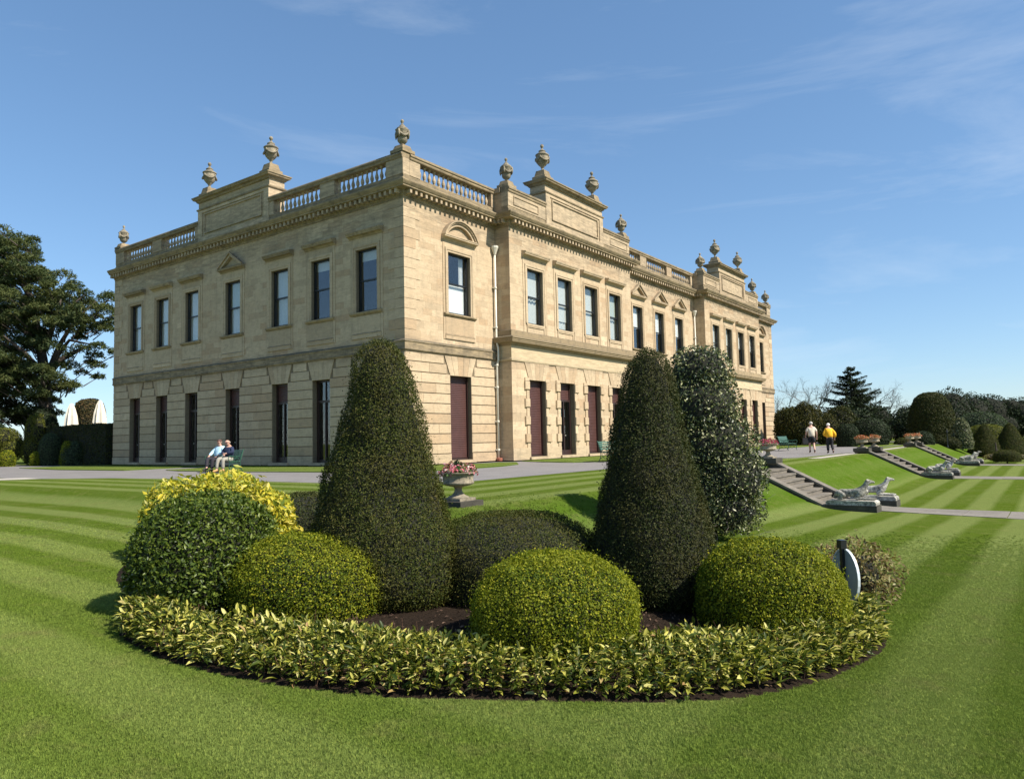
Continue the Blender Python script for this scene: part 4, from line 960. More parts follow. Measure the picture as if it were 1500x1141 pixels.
# dead leaves and bark chips on the soil
ch_n = 5000; th = rng.uniform(0, 2 * np.pi, ch_n); idx = rng.integers(0, len(BED), ch_n); s_ = np.sqrt(rng.uniform(0, 1, ch_n))
cp = BEDC + (BED[idx] - BEDC) * s_[:, None] * .99
cz = terr(cp[:, 0], cp[:, 1]) + np.interp(s_, [0, .5, .75, .9, .97, 1], [.06, .06, .05, .04, .02, .008]) + .018
v, f = leaves(np.c_[cp, cz], np.tile([0, 0, 1.], (ch_n, 1)), .035, .5, jit=.4, lift=.0)
tri_obj('bark_chips', v, f, leaf_mat('bark_chips', [(0, (.03, .018, .012)), (.6, (.085, .052, .036)), (1, (.18, .12, .08))], 0, rough=.95), kind='stuff')

# oval sign on a stake, seen almost edge on
sg = thing('oval_sign', 'grey oval sign on a dark stake, nearly edge on, beside the right box ball', 'sign', (3.12, 7.08, tz(3.12, 7.08)), math.radians(99))
mb = MB(); seg = 28
ov = [(.20 * math.cos(2 * math.pi * i / seg), .40 + .25 * math.sin(2 * math.pi * i / seg)) for i in range(seg)]
mb.prism(ov, (0, .012), lambda x, z, t: (x, t, z)); mb.build('sign_plate', plain('grey_sign_plate', (.33, .38, .40), .5), sg)
mb = MB()
for i in range(seg):
    a, b = ov[i], ov[(i + 1) % seg]; c = (0, .40)
    o = lambda p, k: (c[0] + (p[0] - c[0]) * k, c[1] + (p[1] - c[1]) * k)
    P = [o(a, .985), o(b, .985), o(b, 1.04), o(a, 1.04)]; mb.prism(P, (-.006, .018), lambda x, z, t: (x, t, z))
mb.build('sign_rim', plain('pale_sign_rim', (.62, .68, .70), .4), sg)
mb = MB(); mb.box(-.02, .02, .02, .045, -.1, .70); mb.build('stake', FRAME, sg); mb = MB(); mb.box(-.035, .035, .0, .06, .66, .74); mb.build('clamp', FRAME, sg)

# ------------------------------------------------------------------ grass blades near the camera (too many to count)
def tuft():
    v = []; f = []
    for k in range(9):
        a = rng.uniform(0, 6.28); r = rng.uniform(0, .012); x, y = r * math.cos(a), r * math.sin(a); h = rng.uniform(.008, .017); w = rng.uniform(.0009, .0015); b = rng.uniform(0, 6.28); ln = rng.uniform(.0, .009)
        dx, dy = math.cos(b), math.sin(b); n = len(v)
        v += [(x - dy * w, y + dx * w, 0), (x + dy * w, y - dx * w, 0), (x + dx * ln * .4 + dy * w * .8, y + dy * ln * .4 - dx * w * .8, h * .6), (x + dx * ln * .4 - dy * w * .8, y + dy * ln * .4 + dx * w * .8, h * .6), (x + dx * ln, y + dy * ln, h)]
        f += [(n, n + 1, n + 2), (n, n + 2, n + 3), (n + 3, n + 2, n + 4)]
    return np_mesh('grass_tuft', np.array(v), np.array(f), BLADE)
tf = new_obj('grass_tuft', tuft(), loc=(-1.0, 4.2, tz(-1.0, 4.2)), kind='stuff')
def scatter(name, mesh, density, scale, seed):
    o = new_obj(name, mesh, kind='stuff'); g = bpy.data.node_groups.new(name, 'GeometryNodeTree')
    g.interface.new_socket('Geometry', in_out='INPUT', socket_type='NodeSocketGeometry'); g.interface.new_socket('Geometry', in_out='OUTPUT', socket_type='NodeSocketGeometry')
    gi = g.nodes.new('NodeGroupInput'); go = g.nodes.new('NodeGroupOutput')
    d = g.nodes.new('GeometryNodeDistributePointsOnFaces'); d.inputs['Density'].default_value = density; d.inputs['Seed'].default_value = seed
    oi = g.nodes.new('GeometryNodeObjectInfo'); oi.inputs['Object'].default_value = tf
    ip = g.nodes.new('GeometryNodeInstanceOnPoints'); rv = g.nodes.new('FunctionNodeRandomValue'); rv.data_type = 'FLOAT_VECTOR'; rv.inputs[0].default_value = (-.12, -.12, 0); rv.inputs[1].default_value = (.12, .12, 6.28)
    rs = g.nodes.new('FunctionNodeRandomValue'); rs.data_type = 'FLOAT'; rs.inputs[2].default_value = scale * .7; rs.inputs[3].default_value = scale * 1.25
    L = g.links.new; L(gi.outputs[0], d.inputs[0]); L(d.outputs['Points'], ip.inputs['Points']); L(oi.outputs['Geometry'], ip.inputs['Instance']); L(rv.outputs[0], ip.inputs['Rotation']); L(rs.outputs[1], ip.inputs['Scale']); L(ip.outputs[0], go.inputs[0])
    m = o.modifiers.new('scatter', 'NODES'); m.node_group = g; return o
BEDX = [(BEDC[0] + (x - BEDC[0]) * 1.005, BEDC[1] + (y - BEDC[1]) * 1.005) for x, y in BED]
def wedge(y0, y1): return lambda x, y: (y > y0) & (y <= y1) & (np.abs(x) < .74 * y + .35) & (~inside(BEDX, x, y))
nearm = grid_mesh('grass', np.arange(-6, 6.01, .06), np.arange(2.4, 6.8, .06), lambda x, y: terr(x, y) - .002, BLADE, wedge(2.6, 6.2))
scatter('grass', nearm, 9500, 1.0, 1)
midm = grid_mesh('grass', np.arange(-12, 12.01, .05), np.arange(6.1, 15.6, .05), lambda x, y: terr(x, y) - .002, BLADE, lambda x, y: wedge(6.2, 15.5)(x, y) & (rng.uniform(0, 1, x.shape) < np.clip((15.5 - y) / 6.5, 0, 1) ** 1.3))
scatter('grass', midm, 3000, 1.15, 2)

# ------------------------------------------------------------------ flights of steps, plinths, hounds, flower urns
DR = math.atan2(-V[1], -V[0])          # direction straight out from the long front
def local_AB(a, b): x, y = AB(a, b); return x, y
NSTEP, RISE, TREAD, DTOP = 8, .155, .275, 14.8
ZLOW = TER - .06 - NSTEP * RISE
def steps(ca, label):
    x, y = AB(ca, -DTOP); t = thing('garden_steps', label, 'steps', (x, y, ZLOW), DR, 'stone steps down the grass bank')
    # local x runs downhill away from the house, local y across
    hw = 1.32
    for i in range(NSTEP):
        mb = MB(); top = (NSTEP - i) * RISE; x0 = i * TREAD; mb.box(x0 - (0.6 if i == 0 else 0), x0 + TREAD - .012, -hw, hw, -.35, top - .055); mb.build('step', STEP, t)
        mb = MB(); mb.box(x0 - (0.6 if i == 0 else .02), x0 + TREAD + .012, -hw, hw, top - .054, top); mb.build('tread', STEP, t)
    for sg in (-1, 1):
        y0, y1 = sorted((sg * (hw + .004), sg * (hw + .42))); mb = MB(); H = NSTEP * RISE
        prof = [(-.75, -.3), (-.75, H + .12), (-.1, H + .12), (NSTEP * TREAD + .05, .20), (NSTEP * TREAD + .25, .20), (NSTEP * TREAD + .25, -.4)]
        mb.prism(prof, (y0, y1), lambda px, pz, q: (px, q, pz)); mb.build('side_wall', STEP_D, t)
        mb = MB(); prof = [(-.78, H + .122), (-.78, H + .18), (-.08, H + .18), (NSTEP * TREAD + .07, .26), (NSTEP * TREAD + .28, .26), (NSTEP * TREAD + .28, .203), (NSTEP * TREAD + .05, .203), (-.1, H + .122)]
        mb.prism(prof, (y0 - .03, y1 + .03), lambda px, pz, q: (px, q, pz)); mb.build('coping', STEP, t)
    return t
STAIRS = [(STAIR_A[0], 'stone steps beside the variegated holly, nearest of the three flights down the bank'), (STAIR_A[1], 'stone steps in the middle of the grass bank, between the other two flights'), (STAIR_A[2], 'narrow looking farthest flight of stone steps by the dark topiary')]
for ca, lb in STAIRS: steps(ca, lb)

def skin(name, verts, edges, rad, mat, parent=None, levels=1, smooth=True, root=0, loc=None):
    me = bpy.data.meshes.new(name); me.from_pydata(verts, edges, []); me.materials.append(mat)
    o = new_obj(name, me, parent, loc); m = o.modifiers.new('Skin', 'SKIN'); m.use_smooth_shade = smooth
    for i, r in enumerate(rad):
        r = r if hasattr(r, '__len__') else (r, r); me.skin_vertices[0].data[i].radius = r
    me.skin_vertices[0].data[root].use_root = True
    if levels: s_ = o.modifiers.new('Sub', 'SUBSURF'); s_.levels = levels; s_.render_levels = levels
    return o
def hound(x, y, z, rot, label, flip=1, head_turn=0.0):
    t = thing('hound_statue', label, 'statue', (x, y, z), rot, 'recumbent stone hounds at the foot of the steps')
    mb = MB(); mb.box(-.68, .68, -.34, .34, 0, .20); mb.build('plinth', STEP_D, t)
    mb = MB(); mb.prism([(-.65, .202), (-.66, .27), (-.62, .31), (-.58, .325), (.60, .325), (.63, .31), (.66, .27), (.65, .202)], (-.30, .30), lambda px, pz, q: (px, q, pz)); mb.build('base_slab', MARBLE, t)
    b = .325; f = flip; ht = head_turn
    J = [(-.36, 0, b + .17), (-.15, 0, b + .20), (.08, 0, b + .20), (.24, 0, b + .23), (.33, 0, b + .36), (.385, .01 * ht, b + .48), (.43, .05 * ht, b + .545), (.52, .10 * ht, b + .52), (.585, .14 * ht, b + .49),
         (-.34, .13, b + .20), (-.16, .19, b + .13), (-.36, .20, b + .06), (-.20, .21, b + .045),
         (-.34, -.13, b + .20), (-.16, -.19, b + .13), (-.36, -.20, b + .06), (-.20, -.21, b + .045),
         (.22, .12, b + .16), (.10, .15, b + .06), (.36, .14, b + .05), (.56, .12, b + .045), (.61, .12, b + .035),
         (.22, -.12, b + .16), (.10, -.15, b + .06), (.36, -.14, b + .05), (.56, -.12, b + .045), (.61, -.12, b + .035),
         (-.50, 0, b + .08), (-.50, .16 * f, b + .035), (-.34, .27 * f, b + .03),
         (.40, .055 + .04 * ht, b + .575), (.36, .07 + .04 * ht, b + .54), (.40, -.055 + .04 * ht, b + .575), (.36, -.07 + .04 * ht, b + .54)]
    E_ = [(0, 1), (1, 2), (2, 3), (3, 4), (4, 5), (5, 6), (6, 7), (7, 8), (0, 9), (9, 10), (10, 11), (11, 12), (0, 13), (13, 14), (14, 15), (15, 16), (3, 17), (17, 18), (18, 19), (19, 20), (20, 21), (3, 22), (22, 23), (23, 24), (24, 25), (25, 26), (0, 27), (27, 28), (28, 29), (6, 30), (30, 31), (6, 32), (32, 33)]
    R_ = [.145, .115, .125, .15, .085, .068, .068, .042, .028, .10, .075, .038, .032, .10, .075, .038, .032, .075, .05, .036, .034, .026, .075, .05, .036, .034, .026, .03, .02, .012, .018, .014, .018, .014]
    skin('body', J, E_, R_, MARBLE, t, 2)
    return t
for i, (ca, lb) in enumerate(STAIRS):
    for sg, w in ((-1, 'near'), (1, 'far')):
        a = ca + sg * 1.55; x, y = AB(a, -(DTOP + NSTEP * TREAD - .02 + .68)); z = max(tz(x, y), ZLOW - .05)
        hound(x, y, z - .03, DR, ['dark stained stone hound lying at the foot of the nearest steps, ', 'white stone hound at the foot of the middle steps, ', 'bright stone hound at the foot of the farthest steps, '][i] + w + ' side', -sg, .6 * (1 if (i + sg) % 2 else -1))
PETAL_COLS = {'pink': [(0, (.03, .08, .02)), (.35, (.07, .14, .03)), (.5, (.55, .10, .16)), (.8, (.72, .28, .32)), (1, (.75, .62, .55))], 'red': [(0, (.04, .09, .02)), (.3, (.10, .12, .03)), (.5, (.55, .06, .02)), (.75, (.70, .25, .12)), (1, (.72, .6, .5))], 'magenta': [(0, (.03, .07, .02)), (.4, (.06, .12, .03)), (.5, (.55, .03, .12)), (.85, (.62, .12, .22)), (1, (.7, .6, .6))]}
PET = {k: leaf_mat('petals_' + k, v, .3) for k, v in PETAL_COLS.items()}
def flower_urn(x, y, z, label, colr, ped=.17, k=1.0, tall=.0, pw=.37, rot=DR):
    t = thing('flower_urn', label, 'planter', (x, y, z), rot, 'flower urns at the heads of the steps')
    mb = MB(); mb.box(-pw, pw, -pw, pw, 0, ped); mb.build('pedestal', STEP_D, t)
    mb = MB(); w = .22 * k; mb.box(-w, w, -w, w, ped + .001, ped + .05 * k); mb.build('foot', URNST, t)
    prof = [(.20, .05), (.185, .07), (.12, .10), (.075, .15), (.065, .20), (.075, .235), (.13, .25), (.22, .27), (.285, .30), (.285, .33), (.27, .345), (.275, .42), (.30, .465), (.33, .485), (.335, .50), (.30, .50), (.26, .46), (.05, .45)]
    mb = MB(); mb.lathe([(r * k, h * k + ped) for r, h in prof], 24); mb.build('bowl', URNST, t, smooth=True)
    n = 700; P = rng.normal(0, 1, (n, 3)); P /= np.linalg.norm(P, axis=1)[:, None]; P[:, 2] = np.abs(P[:, 2]); r = rng.uniform(.5, 1, n)[:, None] ** .5
    Q = P * r * [.36 * k, .36 * k, .20 * k]; Q[:, 2] += lump(P, .05, 6, int(abs(x) * 10)); Q[:, 2] = np.maximum(Q[:, 2], -.02); v, f = leaves(Q + [0, 0, ped + .47 * k], P, .055, .6, jit=.6)
    tri_obj('flowers', v, f, PET[colr], t, kind='stuff')
    if tall:
        n = 40; a = rng.uniform(0, 6.28, n); base = np.stack([.06 * np.cos(a), .06 * np.sin(a), np.full(n, ped + .55 * k) + rng.uniform(0, tall, n)], 1)
        v, f = leaves(base, np.stack([np.cos(a), np.sin(a), 0 * a], 1), .13, .32, jit=.3, lift=.1); tri_obj('tulip_leaves', v, f, L_GREYG, t, kind='stuff')
    return t
ucol = [('pink', 'magenta'), ('red', 'red'), ('red', 'red')]
for i, (ca, lb) in enumerate(STAIRS):
    for j, sg in enumerate((-1, 1)):
        x, y = AB(ca + sg * 1.55, -(DTOP - .42)); nm = ['nearest', 'middle', 'farthest'][i]
        flower_urn(x, y, TER + .10, 'stone urn of ' + ['pink', 'red and cream'][i > 0] + ' flowers at the head of the ' + nm + ' steps, ' + ('holly' if sg < 0 else 'far') + ' side' if i == 0 else 'stone urn of red and cream flowers heading the ' + nm + ' steps, ' + ('left' if sg < 0 else 'right') + ' of its pair', ucol[i][j])
fx, fy = AB(-13.22, -14.22)
t = flower_urn(fx, fy, TER - .03, 'large stone urn of pink flowers between the yew cones on a stone pedestal', 'pink', .12, .95, .14, .30, DR)
mb = MB(); mb.box(-.34, .34, -.34, .34, -.55, -.002); mb.build('pedestal_block', STEP, t); mb = MB(); mb.box(.35, .75, -.62, .30, -.6, -.10); mb.build('side_block', STEP, t)

def path_strip(name, a0, a1, b0, b1, mat, dz=.012, n=60, parts=True):
    """stone slabs following the ground"""
    L = b1 - b0; k = n
    for i in range(k):
        mb = MB(); p, q = b0 + L * i / k + .01, b0 + L * (i + 1) / k - .01; dj = rng.uniform(-.004, .004)
        for (c0, c1) in ((a0, (a0 + a1) / 2 - .006), ((a0 + a1) / 2 + .006, a1)):
            pts = [AB(c0, p), AB(c1, p), AB(c1, q), AB(c0, q)]; B_ = [(x, y, tz(x, y) - .05) for x, y in pts]; T_ = [(x, y, tz(x, y) + dz + dj) for x, y in pts]; mb.hexa(B_ + T_)
        yield mb
def make_path(ca):
    base = None; b1 = -(DTOP + NSTEP * TREAD + .26)
    mbs = list(path_strip('p', ca - 1.12, ca + 1.12, b1 - 34, b1, FLAG, .012, 34))
    base = mbs[0].build('garden_path', FLAG, kind='structure')
    for m in mbs[1:]: m.build('paving_slab', FLAG, base)
for ca, lb in STAIRS: make_path(ca)

# ------------------------------------------------------------------ benches and people
def bench(x, y, z, rot, label, L=1.75):
    t = thing('garden_bench', label, 'bench', (x, y, z), rot, 'green garden benches beside the drive')
    for i in range(6):
        mb = MB(); y0 = -.20 + i * .078; mb.box(-L / 2, L / 2, y0, y0 + .06, .425 - .004 * i * (1 if i < 3 else 0), .445 - .004 * i * (1 if i < 3 else 0)); mb.build('seat_slat', BENCHS, t)
    for i in range(5):
        z0 = .52 + i * .078; y0 = -.235 - i * .022; mb = MB(); mb.hexa([(-L / 2, y0 - .02, z0), (L / 2, y0 - .02, z0), (L / 2, y0, z0), (-L / 2, y0, z0), (-L / 2, y0 - .038, z0 + .058), (L / 2, y0 - .038, z0 + .058), (L / 2, y0 - .018, z0 + .058), (-L / 2, y0 - .018, z0 + .058)]); mb.build('back_slat', BENCHS, t)
    for sx in (-L / 2 + .03, L / 2 - .03):
        mb = MB(); q = lambda pts, r=.017: mb.tube([(sx, py, pz) for py, pz in pts], r, 6)
        q([(.30, 0), (.26, .10), (.30, .22), (.25, .33), (.27, .43), (.33, .55), (.30, .64), (.22, .66), (.0, .62), (-.22, .66)]); q([(-.34, 0), (-.26, .12), (-.22, .28), (-.21, .44), (-.25, .62), (-.33, .84), (-.38, .92), (-.41, .90)])
        q([(.27, .41), (.0, .40), (-.21, .44)]); q([(.28, .13), (.12, .20), (0, .13), (-.12, .20), (-.25, .14)], .014)
        for cy, cz, r in ((.12, .30, .08), (-.08, .30, .08), (.12, .53, .075), (-.05, .52, .07)):
            q([(cy + r * math.cos(a), cz + r * math.sin(a)) for a in np.linspace(0, 5.6, 10)], .011)
        mb.build('bench_end', BENCHG, t)
    return t
SKINM = plain('skin', (.52, .30, .22), .5); 
def cloth(name, c, v=.1): return plain(name, c, .85, var=v, vs_=25)
def limb(o): return o
def hand_pts(base, dirv, side, J, E_, R_, idx):
    """palm plus five fingers continuing from joint idx"""
    d = Vector(dirv).normalized(); s = Vector(side).normalized(); b = Vector(base)
    J.append(tuple(b + d * .05)); E_.append((idx, len(J) - 1)); R_.append((.034, .017)); p = len(J) - 1
    for k, (o, l) in enumerate(((-.030, .060), (-.010, .072), (.010, .068), (.030, .052))):
        J.append(tuple(b + d * .095 + s * o)); R_.append(.0095); E_.append((p, len(J) - 1)); q = len(J) - 1
        J.append(tuple(b + d * (.095 + l * .8) + s * o * 1.1 + d.cross(s) * .022)); R_.append(.008); E_.append((q, len(J) - 1))
    J.append(tuple(b + d * .06 - s * .055)); R_.append(.011); E_.append((p, len(J) - 1))
def figure(t, seated, skinc, hairc, arms, legs, lean=0.0, height=1.0, bald=False, shorts=False, top_m=None, leg_m=None, shoe_m=None, cap=None, head_fwd=.04, short_sleeve=False, jacket=False, head_yaw=0):
    hz = .55 if seated else .93
    J = [(0, 0, hz), (0, .01 + lean * .3, hz + .16), (0, lean * .7, hz + .34), (0, lean, hz + .47), (0, lean + head_fwd * .4, hz + .545), (0, lean + head_fwd, hz + .62), (0, lean + head_fwd + .012, hz + .69), (0, lean + head_fwd, hz + .755)]
    E_ = [(0, 1), (1, 2), (2, 3), (3, 4), (4, 5), (5, 6), (6, 7)]; R_ = [(.15, .11), (.145, .105), (.165, .11), (.12, .085), (.052, .052), (.072, .082), (.082, .098), (.06, .07)]
    hy, hzv = lean + head_fwd, hz + .66
    J += [(0, hy + .095, hzv + .01), (0, hy + .118, hzv - .008), (0, hy + .08, hzv - .055)]; E_ += [(6, 8), (8, 9), (5, 10)]; R_ += [.022, .012, .03]
    for s in (-1, 1): J.append((s * .085, hy - .005, hzv + .005)); E_.append((6, len(J) - 1)); R_.append((.012, .022))
    sh = []
    for s, pts in zip((-1, 1), arms):
        n0 = len(J); J.append((s * .175, lean, hz + .43)); E_.append((3, n0)); R_.append(.066)
        for k, p in enumerate(pts): J.append((p[0], p[1], p[2])); E_.append((len(J) - 2, len(J) - 1)); R_.append((.05, .034)[min(k, 1)])
        sh.append([J[n0]] + list(pts)); d = Vector(pts[-1]) - Vector(pts[-2]); hand_pts(pts[-1], d, (1 * s, 0.2, 0) if abs(d.normalized().x) < .8 else (0, 0, 1), J, E_, R_, len(J) - 1)
    lg = []
    for s, pts in zip((-1, 1), legs):
        n0 = len(J); J.append((s * .09, 0, hz - .03)); E_.append((0, n0)); R_.append(.095)
        for k, p in enumerate(pts): J.append(tuple(p)); E_.append((len(J) - 2, len(J) - 1)); R_.append((.062, .045, .04, .03)[k])
        lg.append([J[n0]] + list(pts))
    skin('body', J, E_, R_, skinc, t, 1)
    # top garment
    g = 1.10; J2 = [(0, -.0, hz - (.10 if not seated else -.02)), (0, .01 + lean * .3, hz + .16), (0, lean * .7, hz + .34), (0, lean, hz + .50)]; E2 = [(0, 1), (1, 2), (2, 3)]; R2 = [(.21, .17), (.20, .155), (.21, .15), (.13, .11)] if not jacket else [(.24, .19), (.225, .175), (.235, .17), (.145, .125)]
    for s, a in zip((-1, 1), sh):
        n0 = len(J2); J2.append((s * .17, lean, hz + .43)); E2.append((2, n0)); R2.append(.098)
        if short_sleeve: p = Vector(a[0]).lerp(Vector(a[1]), .85); J2.append(tuple(p)); E2.append((n0, n0 + 1)); R2.append(.088)
        else:
            J2.append(tuple(a[1])); E2.append((n0, n0 + 1)); R2.append(.078 if not jacket else .09); J2.append(tuple(Vector(a[1]).lerp(Vector(a[2]), .93))); E2.append((n0 + 1, n0 + 2)); R2.append(.06 if not jacket else .07)
    skin('jacket' if jacket else 'shirt', J2, E2, R2, top_m, t, 1)
    J3 = [(0, 0, hz - .01), (0, 0, hz + .08)]; E3 = [(0, 1)]; R3 = [(.20, .16), (.18, .14)]
    for s, a in zip((-1, 1), lg):
        n0 = len(J3); J3.append((s * .095, 0, hz - .05)); E3.append((0, n0)); R3.append(.122)
        if shorts: J3.append(tuple(Vector(a[0]).lerp(Vector(a[1]), .88))); E3.append((n0, n0 + 1)); R3.append(.108)
        else:
            J3.append(tuple(a[1])); E3.append((n0, n0 + 1)); R3.append(.092); J3.append(tuple(Vector(a[1]).lerp(Vector(a[2]), .93))); E3.append((n0 + 1, n0 + 2)); R3.append(.07)
    skin('shorts' if shorts else 'trousers', J3, E3, R3, leg_m, t, 1)
    for s, a in zip((-1, 1), lg):
        ank = Vector(a[2]); toe = Vector(a[3]); mb = MB(); d = (toe - ank); d.z = 0; d = d.normalized() if d.length > 1e-4 else Vector((0, 1, 0))
        mb.tube([ank - d * .06 + Vector((0, 0, -.02)), ank + Vector((0, 0, -.01)), ank + d * .08 + Vector((0, 0, -.03)), ank + d * .17 + Vector((0, 0, -.045)), ank + d * .21 + Vector((0, 0, -.05))], [.036, .05, .046, .042, .02], 8); mb.build('shoe', shoe_m, t, smooth=True)
    mb = MB()
    for s in (-1, 1): mb.ball((s * .03, hy + .088, hzv + .022), .011, 6, 4)
    mb.build('eyes', FRAME, t, kind='stuff')
    mb = MB(); c = (0, hy - .012, hzv + .055)
    if cap:
        mb.ball(c, (.098, .112, .075), 12, 8); mb.prism([(-.07, .05), (.07, .05), (.05, .17), (-.05, .17)], (0, .012), lambda px, py, q: (px, hy + py, hzv + .055 + q)); mb.build('cap', cap, t, smooth=True)
        mb = MB(); mb.ball((0, hy - .03, hzv + .02), (.088, .085, .06), 10, 6); mb.build('hair', hairc, t, smooth=True)
    elif bald:
        mb.ball((0, hy - .045, hzv - .0), (.088, .065, .05), 10, 6); mb.build('hair', hairc, t, smooth=True)
    else:
        mb.ball((0, hy - .025, hzv + .035), (.098, .10, .088), 12, 8); mb.build('hair', hairc, t, smooth=True)
GREYHAIR = plain('grey_hair', (.45, .42, .38), .8, var=.2, vs_=60); WHITEHAIR = plain('white_hair', (.80, .77, .72), .8, var=.1, vs_=60)
DIRU = math.atan2(-U[1], -U[0]) - math.pi / 2      # faces straight out from the short front
bx, by = AB(-5.25, 5.3)
bench(bx, by, TER + .02, DIRU, 'green iron garden bench with two people sitting on it by the drive')
Q = lambda *a: a
def at_bench(off): return (bx + off * math.cos(DIRU) , by + off * math.sin(DIRU))
px, py = at_bench(-.36 * -1)
p1 = thing('person', 'person in a brown cap, pale blue shirt and dark trousers sitting back on the bench', 'person', (*at_bench(.38), TER + .02), DIRU + .25, 'people sitting on the bench')
figure(p1, True, SKINM, GREYHAIR, [((-.27, .02, .82), (-.20, .22, .68)), ((.28, .04, .80), (.22, .28, .66))], [((-.12, .44, .53), (-.13, .50, .10), (-.13, .64, .04), (-.13, .66, .04)), ((.14, .46, .56), (.02, .62, .16), (.02, .74, .10), (.02, .76, .10))], lean=-.10, top_m=cloth('pale_blue_shirt', (.42, .62, .72), .06), leg_m=cloth('dark_trousers', (.02, .018, .024)), shoe_m=FRAME, cap=cloth('brown_cap', (.10, .05, .04)))
p2 = thing('person', 'bald person in a navy jacket and grey trousers, arms folded, on the bench end', 'person', (*at_bench(-.38), TER + .02), DIRU + .2, 'people sitting on the bench')
figure(p2, True, SKINM, GREYHAIR, [((-.27, .06, .80), (-.06, .20, .76)), ((.27, .06, .80), (.06, .22, .72))], [((-.13, .44, .54), (-.12, .42, .10), (-.12, .55, .04), (-.12, .57, .04)), ((.13, .45, .55), (.12, .52, .10), (.12, .65, .04), (.12, .67, .04))], lean=.0, bald=True, jacket=True, top_m=cloth('navy_jacket', (.012, .02, .055)), leg_m=cloth('grey_trousers', (.30, .28, .23)), shoe_m=plain('tan_shoes', (.45, .25, .09), .6), head_fwd=.07)
x, y = AB(6.9, -6.35)
bench(x, y, TER + .03, DR - math.pi / 2, 'empty green iron bench on the turf before the maroon shutters, half hidden by the yew', 2.0)
x, y = AB(25.6, -8.6)
bench(x, y, TER + .03, DR - math.pi / 2, 'small looking green bench far down the drive, left of the walkers', 1.9)
w1 = thing('person', 'person in beige short sleeved shirt and black shorts walking away with a black bag', 'person', (16.19, 40.13, TER + .008), math.radians(-14), 'people walking along the drive')
figure(w1, False, SKINM, GREYHAIR, [((-.26, -.02, 1.10), (-.30, .04, .86)), ((.26, .0, 1.10), (.27, .10, .87))], [((-.10, .07, .50), (-.10, .03, .12), (-.10, .17, .05), (-.10, .19, .05)), ((.10, .02, .50), (.10, -.22, .16), (.11, -.12, .05), (.11, -.10, .04))], lean=.03, shorts=True, short_sleeve=True, top_m=cloth('beige_shirt', (.66, .58, .45), .06), leg_m=cloth('black_shorts', (.012, .012, .015)), shoe_m=FRAME)
bag = thing('shoulder_bag', 'black bag hanging at the left side of the walker in shorts', 'bag', (16.19 - .33, 40.13 + .05, TER + .50), 0)
mb = MB(); mb.prism([(-.12, 0), (.12, 0), (.15, .12), (.13, .34), (-.13, .34), (-.15, .12)], (-.07, .07), lambda a, c, q: (a, q, c)); mb.build('bag_body', cloth('black_bag', (.012, .012, .014)), bag)
mb = MB(); mb.tube([(-.11, 0, .33), (-.08, 0, .44), (0, 0, .48), (.08, 0, .44), (.11, 0, .33)], .012, 6); mb.build('strap', FRAME, bag)
w2 = thing('person', 'white haired person in a bright yellow jacket and black trousers walking away', 'person', (16.62, 38.85, TER + .008), math.radians(-10), 'people walking along the drive')
w2.scale = (.93, .93, .93)
figure(w2, False, SKINM, WHITEHAIR, [((-.28, .06, 1.08), (-.16, .22, .98)), ((.30, .02, 1.09), (.30, .16, .88))], [((-.10, .08, .50), (-.10, .03, .10), (-.10, .17, .05), (-.10, .19, .05)), ((.10, .04, .50), (.12, -.20, .14), (.13, -.10, .05), (.13, -.08, .04))], lean=.16, jacket=True, top_m=cloth('yellow_jacket', (.80, .42, .015), .05), leg_m=cloth('black_trousers', (.012, .012, .015)), shoe_m=FRAME, head_fwd=.09)

# ------------------------------------------------------------------ hedge, parasols and shrubs to the left of the house
def hedge(name, label, a0, a1, b0, b1, h, mat, n, size):
    t = thing(name, label, 'hedge', (*AB(a0, b0), TER), ROT)
    la, lb = a1 - a0, b1 - b0; faces = [((0, 0, 0), (0, lb, 0), (0, 0, h), (-1, 0, 0)), ((0, 0, 0), (la, 0, 0), (0, 0, h), (0, -1, 0)), ((0, lb, 0), (la, 0, 0), (0, 0, h), (0, 1, 0)), ((0, 0, h), (la, 0, 0), (0, lb, 0), (0, 0, 1)), ((la, 0, 0), (0, lb, 0), (0, 0, h), (1, 0, 0))]
    ar = np.array([np.linalg.norm(np.cross(f[1], f[2])) for f in faces]); VV, FF, k0 = [], [], 0
    for (o, e1, e2, nn), A_ in zip(faces, ar / ar.sum()):
        m = int(n * A_); P = np.array(o) + rng.uniform(0, 1, (m, 1)) * np.array(e1) + rng.uniform(0, 1, (m, 1)) * np.array(e2); Nn = np.tile(np.array(nn, float), (m, 1))
        P = P + Nn * (lump(P, .04, 2.5, 3) + rng.uniform(-.06, .03, m))[:, None]; v, f = leaves(P, Nn, size, .5, jit=.6); VV.append(v); FF.append(f + k0); k0 += len(v)
    tri_obj('foliage', np.concatenate(VV), np.concatenate(FF), mat, t, kind='stuff')
    mb = MB(); mb.box(.06, la - .06, .06, lb - .06, 0, h - .06); mb.build('inner_branches', CORE, t); return t
hedge('clipped_hedge', 'tall dark clipped yew hedge joining the left end of the mansion', -.35, 1.6, 26.1, 36.8, 2.66, L_YEWD, 26000, .10)
